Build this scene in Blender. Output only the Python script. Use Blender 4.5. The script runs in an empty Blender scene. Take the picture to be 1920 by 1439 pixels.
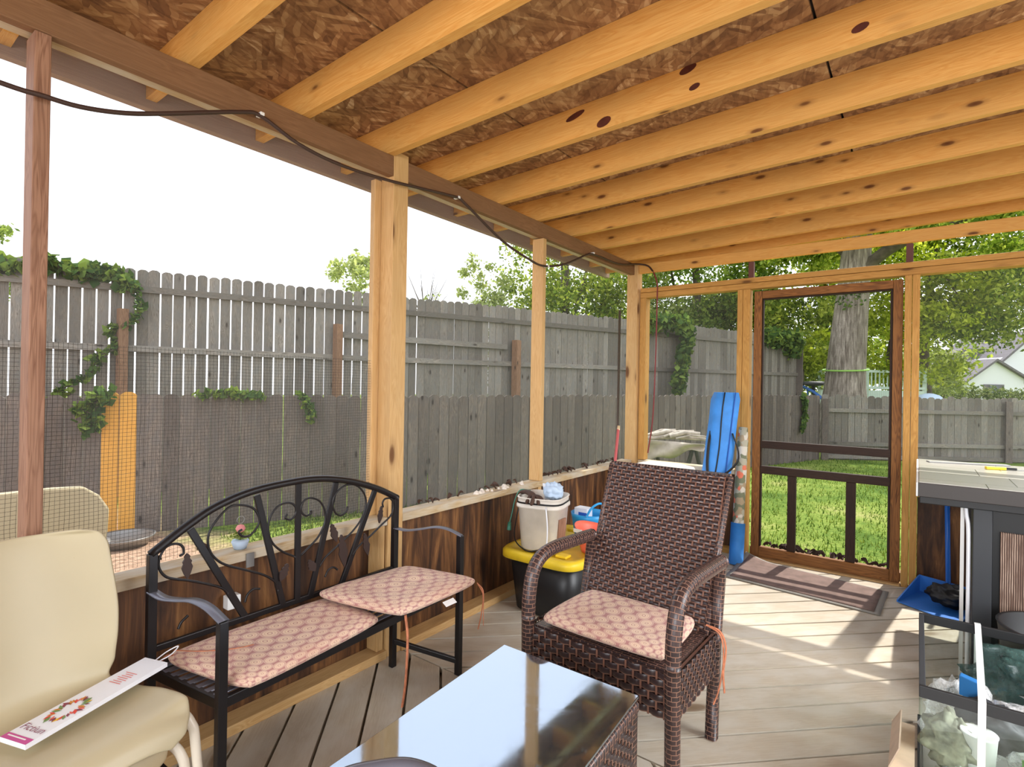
import bpy, math, random
import numpy as np
from mathutils import Vector, Matrix, noise as mnoise
random.seed(7); RNG = np.random.default_rng(11)
SC = bpy.context.scene
COL = SC.collection
PI = math.pi

# ------------------------------------------------------------------ materials
def S(r, g, b):
    f = lambda c: (c/255/12.92) if c/255 <= .04045 else ((c/255+.055)/1.055)**2.4
    return (f(r), f(g), f(b), 1)

class NT:
    def __init__(s, name):
        s.m = bpy.data.materials.new(name); s.m.use_nodes = True
        s.t = s.m.node_tree; s.t.nodes.clear()
        s.out = s.t.nodes.new('ShaderNodeOutputMaterial')
    def n(s, typ, **k):
        nd = s.t.nodes.new(typ)
        for a, v in k.items():
            if a.startswith('i_'):
                key = a[2:]; key = int(key) if key.isdigit() else key.replace('_', ' ')
                nd.inputs[key].default_value = v
            else: setattr(nd, a, v)
        return nd
    def l(s, a, b): s.t.links.new(a, b)
    def bsdf(s, col=None, rough=.6, metal=0, spec=.5, bump=None, bs=.3, bd=.01, **k):
        p = s.n('ShaderNodeBsdfPrincipled')
        p.inputs['Roughness'].default_value = rough; p.inputs['Metallic'].default_value = metal
        p.inputs['Specular IOR Level'].default_value = spec
        if col is not None:
            if isinstance(col, tuple): p.inputs['Base Color'].default_value = col
            else: s.l(col, p.inputs['Base Color'])
        if bump is not None:
            b = s.n('ShaderNodeBump'); b.inputs['Strength'].default_value = bs; b.inputs['Distance'].default_value = bd
            s.l(bump, b.inputs['Height']); s.l(b.outputs[0], p.inputs['Normal'])
        for a, v in k.items(): p.inputs[a.replace('_', ' ')].default_value = v
        s.l(p.outputs[0], s.out.inputs[0]); return p
    def uv(s, sx=1, sy=1, sz=1, src='UV', rot=None):
        tc = s.n('ShaderNodeTexCoord'); mp = s.n('ShaderNodeMapping')
        mp.inputs['Scale'].default_value = (sx, sy, sz)
        if rot: mp.inputs['Rotation'].default_value = rot
        s.l(tc.outputs[src], mp.inputs[0]); return mp.outputs[0]
    def ramp(s, fac, stops, interp='LINEAR'):
        r = s.n('ShaderNodeValToRGB'); e = r.color_ramp; e.interpolation = interp
        while len(e.elements) < len(stops): e.elements.new(.5)
        for el, (p, c) in zip(e.elements, stops): el.position = p; el.color = c
        s.l(fac, r.inputs[0]); return r.outputs[0]
    def mix(s, f, a, b, mode='MIX'):
        m = s.n('ShaderNodeMix', data_type='RGBA', blend_type=mode)
        for i, v in ((0, f), (6, a), (7, b)):
            if isinstance(v, (float, int)): m.inputs[i].default_value = v
            elif isinstance(v, tuple): m.inputs[i].default_value = v
            else: s.l(v, m.inputs[i])
        return m.outputs[2]
    def math(s, op, a, b=None, clamp=False):
        m = s.n('ShaderNodeMath', operation=op, use_clamp=clamp)
        for i, v in enumerate((a, b)):
            if v is None: continue
            if isinstance(v, (float, int)): m.inputs[i].default_value = v
            else: s.l(v, m.inputs[i])
        return m.outputs[0]
    def noise(s, vec, scale=5, detail=3, rough=.5, dist=0):
        n = s.n('ShaderNodeTexNoise'); n.inputs['Scale'].default_value = scale
        n.inputs['Detail'].default_value = detail; n.inputs['Roughness'].default_value = rough
        n.inputs['Distortion'].default_value = dist
        s.l(vec, n.inputs['Vector']); return n.outputs[0]

def plain(name, col, rough=.5, metal=0, nz=.0, nscale=20, bs=0, **k):
    t = NT(name)
    if nz or bs:
        v = t.uv(src='Object'); f = t.noise(v, nscale, 4)
        c = t.mix(t.ramp(f, [(.3, (0, 0, 0, 1)), (.7, (1, 1, 1, 1))]), tuple([x*(1-nz) for x in col[:3]]+[1]), tuple([min(1, x*(1+nz*.6)) for x in col[:3]]+[1]))
        t.bsdf(c, rough, metal, bump=f if bs else None, bs=bs, bd=.004, **k)
    else: t.bsdf(col, rough, metal, **k)
    return t.m

def wood(name, light, dark, knot=None, rough=.6, kscale=1.0, contrast=1, kn=.075, grey=None, pbv=.18):
    """grain runs along UV u; a random board offset is baked in UV"""
    t = NT(name)
    v = t.uv(1.2, 14, 1)
    wav = t.noise(v, 1.6, 2, .5, 1.2)
    rings = t.math('FRACT', t.math('MULTIPLY', wav, 9.0))
    rings = t.math('ABSOLUTE', t.math('SUBTRACT', rings, .5))
    fine = t.noise(t.uv(4, 150, 1), 1.5, 3, .6)
    f = t.math('ADD', t.math('MULTIPLY', rings, .9*contrast), t.math('MULTIPLY', fine, .55))
    c = t.ramp(f, [(.2, dark), (.62, light)])
    big = t.noise(t.uv(.8, 2.5, 1), 2.2, 2)
    c = t.mix(t.ramp(big, [(.35, (0, 0, 0, 1)), (.65, (.55, .55, .55, 1))]), c, tuple([x*.72 for x in light[:3]]+[1]))
    if grey: c = t.mix(t.ramp(t.noise(t.uv(1.5, 3, 1), 4, 4), [(.4, (0, 0, 0, 1)), (.65, (.8, .8, .8, 1))]), c, grey)
    pb = t.noise(t.uv(.11, .11, 1), 3.1, 0)
    c = t.mix(t.ramp(pb, [(.3, (0, 0, 0, 1)), (.7, (pbv,)*3+(1,))]), c, tuple([x*.5 for x in dark[:3]]+[1]))
    if knot:
        vo = t.n('ShaderNodeTexVoronoi'); vo.inputs['Scale'].default_value = 1.0
        t.l(t.uv(2.6*kscale, 7*kscale, 1), vo.inputs['Vector'])
        k = t.ramp(vo.outputs['Distance'], [(0, (1, 1, 1, 1)), (kn, (.85, .85, .85, 1)), (kn*1.5, (.25, .25, .25, 1)), (kn*2.6, (0, 0, 0, 1))])
        c = t.mix(k, c, knot)
    t.bsdf(c, rough, spec=.3, bump=f, bs=.25, bd=.002)
    return t.m

M = {}
M['rafter'] = wood('rafter_pine', S(236, 184, 106), S(218, 154, 74), S(96, 52, 24), kscale=1.5, contrast=.6, kn=.085)
M['stud'] = wood('stud_pine', S(222, 184, 130), S(198, 154, 96), S(92, 52, 24), kscale=.7, contrast=.6)
M['studgold'] = wood('golden_pine', S(212, 162, 88), S(180, 128, 62), S(86, 50, 22), kscale=.8, contrast=.7)
M['studbrown'] = wood('brown_pine', S(164, 124, 100), S(122, 84, 64), S(50, 26, 14), kscale=.6)
M['beam'] = wood('beam_pine', S(150, 112, 80), S(124, 88, 60), S(60, 34, 20), kscale=.7, contrast=.5)
M['sill'] = wood('weathered_sill', S(216, 196, 160), S(180, 146, 98), S(110, 80, 50), kscale=.6, contrast=.5, grey=S(205, 198, 182))
M['fascia'] = wood('fascia_paint', S(186, 160, 144), S(158, 132, 118), S(110, 90, 80), kscale=.5, contrast=.3)
M['door'] = wood('door_wood', S(156, 104, 54), S(86, 50, 24), S(50, 24, 10), kscale=.7)
M['darkwood'] = wood('dark_door_rail', S(58, 38, 26), S(40, 25, 18))
M['deck'] = wood('deck_board', S(212, 200, 180), S(188, 172, 150), S(120, 96, 70), kscale=.5, contrast=.5, grey=S(208, 200, 186))
M['fence'] = wood('weathered_fence', S(158, 150, 138), S(98, 90, 80), S(60, 54, 48), kscale=.9, grey=S(132, 130, 124), rough=.9, pbv=.6)
M['fencelow'] = wood('weathered_fence_low', S(134, 122, 112), S(84, 74, 68), S(50, 44, 40), kscale=.9, grey=S(108, 102, 98), rough=.9, pbv=.55)
M['fencebrown'] = wood('brown_fence_post', S(150, 116, 90), S(104, 74, 54), S(50, 40, 30), rough=.9)
M['yellow_board'] = wood('new_yellow_board', S(236, 180, 84), S(216, 152, 58), S(120, 80, 30), kscale=.5, contrast=.3)

def ply():
    t = NT('stained_plywood')
    f = t.noise(t.uv(9, 1.2, 1), 1.6, 5, .6, .8)
    f2 = t.noise(t.uv(60, 2, 1), 1.5, 3)
    g = t.math('ADD', f, t.math('MULTIPLY', f2, .2))
    c = t.ramp(g, [(.42, S(42, 24, 14)), (.58, S(84, 52, 28)), (.72, S(128, 86, 48)), (.85, S(176, 128, 74))])
    t.bsdf(c, .6, bump=g, bs=.2, bd=.003); return t.m
M['ply'] = ply()

def osb():
    t = NT('osb_sheathing')
    def layer(sx, sy, rot, seed):
        vo = t.n('ShaderNodeTexVoronoi'); vo.inputs['Scale'].default_value = 1
        d = t.n('ShaderNodeVectorMath', operation='ADD')
        nz = t.n('ShaderNodeTexNoise'); nz.inputs['Scale'].default_value = 7
        sc = t.n('ShaderNodeVectorMath', operation='SCALE'); sc.inputs['Scale'].default_value = 2.2
        m1 = t.uv(1, 1, 0, 'Object', (0, 0, rot)); m2 = t.n('ShaderNodeMapping'); m2.inputs['Scale'].default_value = (sx, sy, 0); t.l(m1, m2.inputs[0]); mp = m2.outputs[0]
        t.l(m1, nz.inputs['Vector'])
        t.l(nz.outputs['Color'], sc.inputs[0]); t.l(mp, d.inputs[0]); t.l(sc.outputs[0], d.inputs[1])
        t.l(d.outputs[0], vo.inputs['Vector'])
        sep = t.n('ShaderNodeSeparateColor'); t.l(vo.outputs['Color'], sep.inputs[0])
        return sep.outputs[0], vo.outputs['Distance']
    a, da = layer(9, 40, .5, 0); b, db = layer(10, 44, 2.2, 1); c_, dc = layer(14, 70, 1.3, 1)
    m = t.noise(t.uv(1, 1, 0, 'Object'), 9, 4)
    mm = t.ramp(m, [(.46, (0, 0, 0, 1)), (.54, (1, 1, 1, 1))])
    f = t.mix(mm, a, b); f = t.mix(.35, f, c_)
    edge = t.mix(mm, da, db)
    big = t.noise(t.uv(1, 1, 0, 'Object'), 2.2, 4)
    f = t.math('ADD', t.math('MULTIPLY', f, .8), t.math('MULTIPLY', big, .35))
    c = t.ramp(f, [(.15, S(100, 68, 44)), (.4, S(134, 96, 62)), (.62, S(156, 116, 76)), (.85, S(184, 148, 104)), (1, S(216, 188, 146))])
    c = t.mix(t.ramp(edge, [(.5, (0, 0, 0, 1)), (1, (.45, .45, .45, 1))]), c, S(80, 44, 24))
    t.bsdf(c, .7, bump=f, bs=.4, bd=.004); return t.m
M['osb'] = osb()

def cushion_mat():
    t = NT('medallion_fabric')
    tc = t.n('ShaderNodeTexCoord'); sp = t.n('ShaderNodeSeparateXYZ'); t.l(tc.outputs['UV'], sp.inputs[0])
    p = .046; r3 = 1.3
    u = t.math('DIVIDE', sp.outputs[0], p); v = t.math('DIVIDE', sp.outputs[1], p*r3)
    def cell(o):
        a = t.math('SUBTRACT', t.math('FRACT', t.math('ADD', u, o+10)), .5)
        b = t.math('MULTIPLY', t.math('SUBTRACT', t.math('FRACT', t.math('ADD', v, o+10)), .5), r3)
        return t.math('SQRT', t.math('ADD', t.math('MULTIPLY', a, a), t.math('MULTIPLY', b, b)))
    d = t.math('MINIMUM', cell(0), cell(.5))
    A, B, C = S(222, 192, 172), S(178, 126, 122), S(232, 206, 178)
    c = t.ramp(d, [(0, C), (.07, C), (.085, B), (.11, B), (.125, C), (.2, C), (.215, S(190, 140, 125)), (.235, C), (.31, A), (.345, S(190, 142, 130)), (.375, A), (.44, B), (.6, S(186, 136, 132))])
    f = t.noise(t.uv(400, 400, 1), 1, 1)
    c = t.mix(t.ramp(t.noise(t.uv(3, 3, 1), 2, 3), [(.4, (0, 0, 0, 1)), (.7, (.35, .35, .35, 1))]), c, S(186, 132, 110))
    p_ = t.bsdf(c, .85, spec=.2, bump=f, bs=.2, bd=.001); p_.inputs['Sheen Weight'].default_value = .15
    return t.m
M['cushion'] = cushion_mat()
M['tie'] = plain('rust_fabric_tie', S(190, 118, 84), .9, nz=.3, nscale=60)
M['tag'] = plain('white_tag', S(232, 230, 228), .6)

def wick():
    t = NT('wicker_strand')
    tc = t.n('ShaderNodeTexCoord'); sp = t.n('ShaderNodeSeparateXYZ'); t.l(tc.outputs['UV'], sp.inputs[0])
    v = t.math('FRACT', sp.outputs[1])
    c = t.ramp(v, [(0, S(160, 118, 98)), (.13, S(140, 98, 80)), (.24, S(56, 42, 42)), (.8, S(42, 33, 36)), (1, S(62, 46, 44))])
    n = t.noise(t.uv(8, 3, 1), 6, 3)
    c = t.mix(t.math('MULTIPLY', n, .5), c, S(70, 50, 46))
    t.bsdf(c, .3, spec=.6); return t.m
M['wicker'] = wick()
def wickwrap():
    t = NT('wicker_wrap')
    br = t.n('ShaderNodeTexBrick'); br.offset = .5
    t.l(t.uv(1, 1, 1), br.inputs['Vector'])
    for k, v in (('Scale', 1), ('Mortar Size', .0019), ('Mortar Smooth', .5), ('Brick Width', .032), ('Row Height', .0155)): br.inputs[k].default_value = v
    br.inputs['Color1'].default_value = S(46, 35, 36); br.inputs['Color2'].default_value = S(70, 52, 50); br.inputs['Mortar'].default_value = S(146, 108, 90)
    t.bsdf(br.outputs['Color'], .35, spec=.6, bump=t.math('SUBTRACT', 1, br.outputs['Fac']), bs=.9, bd=.003); return t.m
M['wickerwrap'] = wickwrap()

def leafmat(name, c1, c2, c3, tr=.45, sc=.35):
    t = NT(name)
    g = t.n('ShaderNodeNewGeometry')
    n = t.noise(t.uv(1, 1, 1, 'Object'), sc, 3)
    f = t.math('ADD', t.math('MULTIPLY', g.outputs['Random Per Island'], .55), t.math('MULTIPLY', n, .6))
    c = t.ramp(f, [(.2, c1), (.5, c2), (.85, c3)])
    d = t.n('ShaderNodeBsdfDiffuse'); tl = t.n('ShaderNodeBsdfTranslucent'); mx = t.n('ShaderNodeMixShader'); mx.inputs[0].default_value = tr
    c2_ = t.mix(1.0, c, (1.0, 1.0, .55, 1), 'MULTIPLY')
    t.l(c, d.inputs[0]); t.l(c2_, tl.inputs[0]); t.l(d.outputs[0], mx.inputs[1]); t.l(tl.outputs[0], mx.inputs[2]); t.l(mx.outputs[0], t.out.inputs[0])
    return t.m
M['leafdark'] = leafmat('foliage_dark', S(50, 70, 32), S(92, 118, 54), S(160, 180, 92))
M['leafmid'] = leafmat('foliage_mid', S(66, 86, 34), S(116, 142, 54), S(204, 212, 104))
M['leaflight'] = leafmat('foliage_pale', S(104, 120, 72), S(150, 166, 100), S(206, 214, 154))
M['leafyellow'] = leafmat('foliage_bright', S(96, 114, 30), S(150, 168, 44), S(210, 218, 90), .6)
M['vine'] = leafmat('vine_leaf', S(44, 68, 40), S(76, 104, 56), S(134, 156, 74), .35, 2.5)
M['hedge'] = leafmat('hedge_leaf', S(60, 78, 44), S(96, 116, 66), S(168, 176, 128), .3)
M['blade'] = leafmat('grass_blade', S(54, 80, 28), S(82, 112, 38), S(136, 150, 68), .4, 1.2)

def lawn():
    t = NT('lawn_ground')
    v = t.uv(1, 1, 0, 'Object')
    a = t.noise(v, .8, 5, .6); b = t.noise(v, 18, 4, .7)
    f = t.math('ADD', t.math('MULTIPLY', a, .7), t.math('MULTIPLY', b, .45))
    c = t.ramp(f, [(.35, S(56, 80, 30)), (.5, S(86, 112, 42)), (.62, S(124, 142, 62)), (.75, S(160, 156, 100)), (.85, S(136, 112, 80))])
    # bare dirt strip beside the fence on the left
    sp = t.n('ShaderNodeSeparateXYZ'); t.l(v, sp.inputs[0])
    yy = t.math('ADD', sp.outputs[1], t.math('MULTIPLY', t.noise(v, 1.3, 3), 1.6))
    dm = t.ramp(t.math('MULTIPLY', yy, .2), [(.62, (1, 1, 1, 1)), (.72, (0, 0, 0, 1))])
    dirt = t.ramp(b, [(.35, S(140, 112, 92)), (.7, S(192, 164, 140))])
    c = t.mix(dm, c, dirt)
    t.bsdf(c, .95, spec=.1, bump=b, bs=.6, bd=.03); return t.m
M['lawn'] = lawn()

def bark():
    t = NT('oak_bark')
    f = t.noise(t.uv(9, 9, 1.1, 'Object'), 1.6, 5, .65, .5)
    c = t.ramp(f, [(.3, S(84, 74, 64)), (.5, S(140, 130, 118)), (.7, S(186, 176, 162))])
    t.bsdf(c, .95, bump=f, bs=1, bd=.05); return t.m
M['bark'] = bark()
M['bark2'] = plain('dark_bark', S(92, 84, 70), .9, nz=.4, nscale=6)
M['iron'] = plain('black_iron', S(30, 27, 28), .38, metal=.3)
M['ironleaf'] = plain('bronze_leaf', S(58, 44, 40), .5, metal=.3)
M['armgrey'] = plain('arm_shine_grey', S(112, 114, 126), .3, metal=.3)  # shine of the bench arms put into the grey; shared by slats and rim
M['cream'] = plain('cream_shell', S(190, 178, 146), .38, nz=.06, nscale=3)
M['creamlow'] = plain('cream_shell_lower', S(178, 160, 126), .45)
M['whitetube'] = plain('cream_tube', S(224, 214, 196), .3)
M['paper'] = plain('white_card', S(236, 238, 244), .4)
M['yellow'] = plain('yellow_lid', S(240, 206, 44), .45, nz=.12, nscale=12)
M['totedark'] = plain('black_tote', S(26, 26, 28), .4)
M['bucket'] = plain('milky_bucket', S(226, 218, 206), .45, nz=.14, nscale=9, Subsurface_Weight=.0)
M['cyan'] = plain('sky_blue_plastic', S(40, 158, 222), .4)
M['coral'] = plain('coral_plastic', S(244, 118, 92), .45)
M['green_cord'] = plain('green_cord', S(64, 130, 110), .5)
M['black'] = plain('black_rubber', S(14, 14, 16), .5)
M['cord'] = plain('brown_cord', S(62, 42, 36), .5)
M['redcord'] = plain('red_cord', S(122, 30, 32), .45)
M['bluebag'] = plain('blue_nylon', S(58, 142, 226), .6, nz=.2, nscale=8, bs=.3)
M['bluedark'] = plain('blue_nylon_dark', S(40, 90, 180), .6)
M['bluestick'] = plain('blue_handle', S(16, 96, 190), .35)
M['bluepan'] = plain('blue_pan', S(52, 120, 206), .4)
M['greybin'] = plain('pale_grey_plastic', S(206, 206, 200), .5)
M['darkgrey'] = plain('dark_grey_frame', S(48, 50, 54), .5)
M['counterface'] = plain('dark_brown_edge', S(52, 46, 43), .5)
M['whiteplastic'] = plain('white_plastic', S(232, 232, 230), .45)
M['matbrown'] = plain('brown_mat', S(134, 112, 104), .95, nz=.22, nscale=16, bs=.3)
M['matedge'] = plain('mat_edge', S(152, 148, 140), .6)
M['pinkstick'] = plain('pink_handle', S(212, 104, 108), .5)
M['tanstick'] = plain('tan_end', S(210, 180, 140), .6)
M['shell'] = plain('seashell', S(226, 214, 200), .5, nz=.2, nscale=60)
M['dryleaf'] = plain('dry_leaf', S(78, 54, 42), .8, nz=.4, nscale=40)
M['driftwood'] = plain('driftwood', S(186, 176, 160), .9, nz=.35, nscale=14, bs=.5)
M['tarp'] = plain('grey_tarp', S(178, 168, 150), .85, nz=.3, nscale=8, bs=.4)
M['cardboard'] = plain('cardboard', S(206, 184, 160), .85, nz=.1)
M['galv'] = plain('steel_pan', S(150, 150, 148), .45, metal=.6)
M['seam'] = plain('dark_seam', S(26, 18, 14), .9)
M['knot'] = plain('dark_knot', S(84, 34, 20), .6, nz=.3, nscale=60)
M['purplepost'] = plain('reddish_mullion', S(96, 58, 54), .6)
M['whitesiding'] = plain('white_siding', S(228, 230, 234), .7)
M['roofgrey'] = plain('grey_shingle', S(112, 108, 112), .9, nz=.2, nscale=6)
M['winglass'] = plain('dark_window', S(90, 98, 104), .2)
M['palegreen'] = plain('pale_green_rail', S(196, 214, 198), .7)
M['dome'] = plain('pale_blue_cover', S(190, 210, 232), .6)
M['slideblue'] = plain('blue_rail_paint', S(60, 110, 190), .5)
M['limegreen'] = plain('lime_string', S(150, 200, 90), .6)
M['plumflower'] = plain('pink_blossom', S(232, 150, 150), .7)
M['magenta'] = plain('magenta_band', S(200, 80, 150), .5)
M['darkredtext'] = plain('plum_print', S(150, 90, 110), .5)
M['whitetext'] = plain('white_print', S(245, 240, 240), .5)
for nm, c in (('f_red', (222, 70, 60)), ('f_yel', (244, 200, 50)), ('f_ora', (214, 140, 60)), ('f_grn', (120, 150, 90)), ('f_plm', (140, 60, 80)), ('f_pnk', (226, 110, 100))):
    M[nm] = plain(nm, S(*c), .5)
M['printblue'] = plain('print_blue', S(40, 120, 190), .5)
M['greenbag'] = plain('green_bag', S(128, 190, 96), .35, nz=.3, nscale=14, bs=.3)
M['camo'] = plain('camo', S(150, 150, 130), .8, nz=.6, nscale=30)
def floral():
    t = NT('floral_fabric')
    vo = t.n('ShaderNodeTexVoronoi'); vo.inputs['Scale'].default_value = 26; t.l(t.uv(1, 1, 1, 'Object'), vo.inputs['Vector'])
    sep = t.n('ShaderNodeSeparateColor'); t.l(vo.outputs['Color'], sep.inputs[0])
    c = t.ramp(sep.outputs[0], [(0, S(120, 124, 96)), (.3, S(178, 172, 150)), (.55, S(214, 206, 190)), (.75, S(170, 150, 120)), (.9, S(224, 120, 90))], 'CONSTANT')
    t.bsdf(c, .8); return t.m
M['floral'] = floral()
def tabletop():
    t = NT('smoked_mirror_glass')
    f = t.noise(t.uv(1, 1, 1, 'Object'), 7, 5, .7, 1.5)
    r = t.ramp(f, [(.35, (.03, .03, .03, 1)), (.75, (.1, .1, .1, 1))])
    p = t.bsdf((.40, .47, .56, 1), .05, metal=.95); t.l(r, p.inputs['Roughness']); return t.m
M['tabletop'] = tabletop()
def counter():
    t = NT('pale_tile_top')
    br = t.n('ShaderNodeTexBrick'); br.offset = .3
    t.l(t.uv(1, 1, 1, 'Object'), br.inputs['Vector'])
    for k, v in (('Scale', 1), ('Mortar Size', .002), ('Brick Width', .36), ('Row Height', .3)): br.inputs[k].default_value = v
    br.inputs['Color1'].default_value = S(176, 174, 166); br.inputs['Color2'].default_value = S(184, 180, 172); br.inputs['Mortar'].default_value = S(90, 84, 80)
    t.bsdf(br.outputs[0], .25); return t.m
M['counter'] = counter()
def clothwick():
    t = NT('ribbed_brown_panel')
    w = t.n('ShaderNodeTexWave'); w.inputs['Scale'].default_value = 42; w.inputs['Distortion'].default_value = 1.2; w.bands_direction = 'X'
    t.l(t.uv(1, 1, .25, 'Object'), w.inputs['Vector'])
    n = t.noise(t.uv(30, 30, 4, 'Object'), 2, 4)
    f = t.math('MULTIPLY', w.outputs['Fac'], n)
    c = t.ramp(f, [(.1, S(72, 52, 42)), (.35, S(122, 94, 78)), (.6, S(186, 162, 144))])
    t.bsdf(c, .7, bump=f, bs=.6, bd=.004); return t.m
M['ribbed'] = clothwick()

def glass(name='tank_glass', tint=(.93, .97, .95, 1), refl=.05):
    t = NT(name)
    tr = t.n('ShaderNodeBsdfTransparent'); tr.inputs[0].default_value = tint
    gl = t.n('ShaderNodeBsdfGlossy'); gl.inputs['Roughness'].default_value = .03
    mx = t.n('ShaderNodeMixShader'); mx.inputs[0].default_value = refl
    t.l(tr.outputs[0], mx.inputs[1]); t.l(gl.outputs[0], mx.inputs[2]); t.l(mx.outputs[0], t.out.inputs[0]); return t.m
M['glass'] = glass()
def film(name, col, a):
    t = NT(name)
    tr = t.n('ShaderNodeBsdfTransparent'); p = t.n('ShaderNodeBsdfPrincipled'); p.inputs['Base Color'].default_value = col; p.inputs['Roughness'].default_value = .2
    mx = t.n('ShaderNodeMixShader'); mx.inputs[0].default_value = a
    n = t.noise(t.uv(1, 1, 1, 'Object'), 30, 4, .7)
    t.l(t.ramp(n, [(.4, (a*.3,)*3+(1,)), (.65, (min(1, a*1.6),)*3+(1,))]), mx.inputs[0])
    t.l(tr.outputs[0], mx.inputs[1]); t.l(p.outputs[0], mx.inputs[2]); t.l(mx.outputs[0], t.out.inputs[0]); return t.m
M['film'] = film('clear_plastic_bag', (1, 1, 1, 1), .45)
M['darkfilm'] = film('dark_green_film', (.05, .1, .09, 1), .9)
def net(name, pitch, wire, col, veil, axes=(1, 2)):
    t = NT(name)
    tc = t.n('ShaderNodeTexCoord'); sp = t.n('ShaderNodeSeparateXYZ'); t.l(tc.outputs['Object'], sp.inputs[0])
    nz = t.math('MULTIPLY', t.math('SUBTRACT', t.noise(t.uv(1, 1, 1, 'Object'), 5, 2), .5), .012)
    def line(k):
        f = t.math('FRACT', t.math('ADD', t.math('DIVIDE', t.math('ADD', sp.outputs[k], nz), pitch), 100))
        return t.math('LESS_THAN', f, wire/pitch)
    g = t.math('MAXIMUM', line(axes[0]), line(axes[1]))
    g = t.math('MAXIMUM', g, veil)
    tr = t.n('ShaderNodeBsdfTransparent'); d = t.n('ShaderNodeBsdfDiffuse'); d.inputs[0].default_value = col
    mx = t.n('ShaderNodeMixShader'); t.l(g, mx.inputs[0]); t.l(tr.outputs[0], mx.inputs[1]); t.l(d.outputs[0], mx.inputs[2]); t.l(mx.outputs[0], t.out.inputs[0]); return t.m
M['netting'] = net('wire_netting', .0125, .0009, S(52, 48, 44), 0.0)
M['screen'] = net('insect_screen', .5, .0001, S(150, 150, 146), .06)
M['screend'] = net('door_screen', .0105, .0006, S(70, 68, 64), .04, (0, 2))

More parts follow.
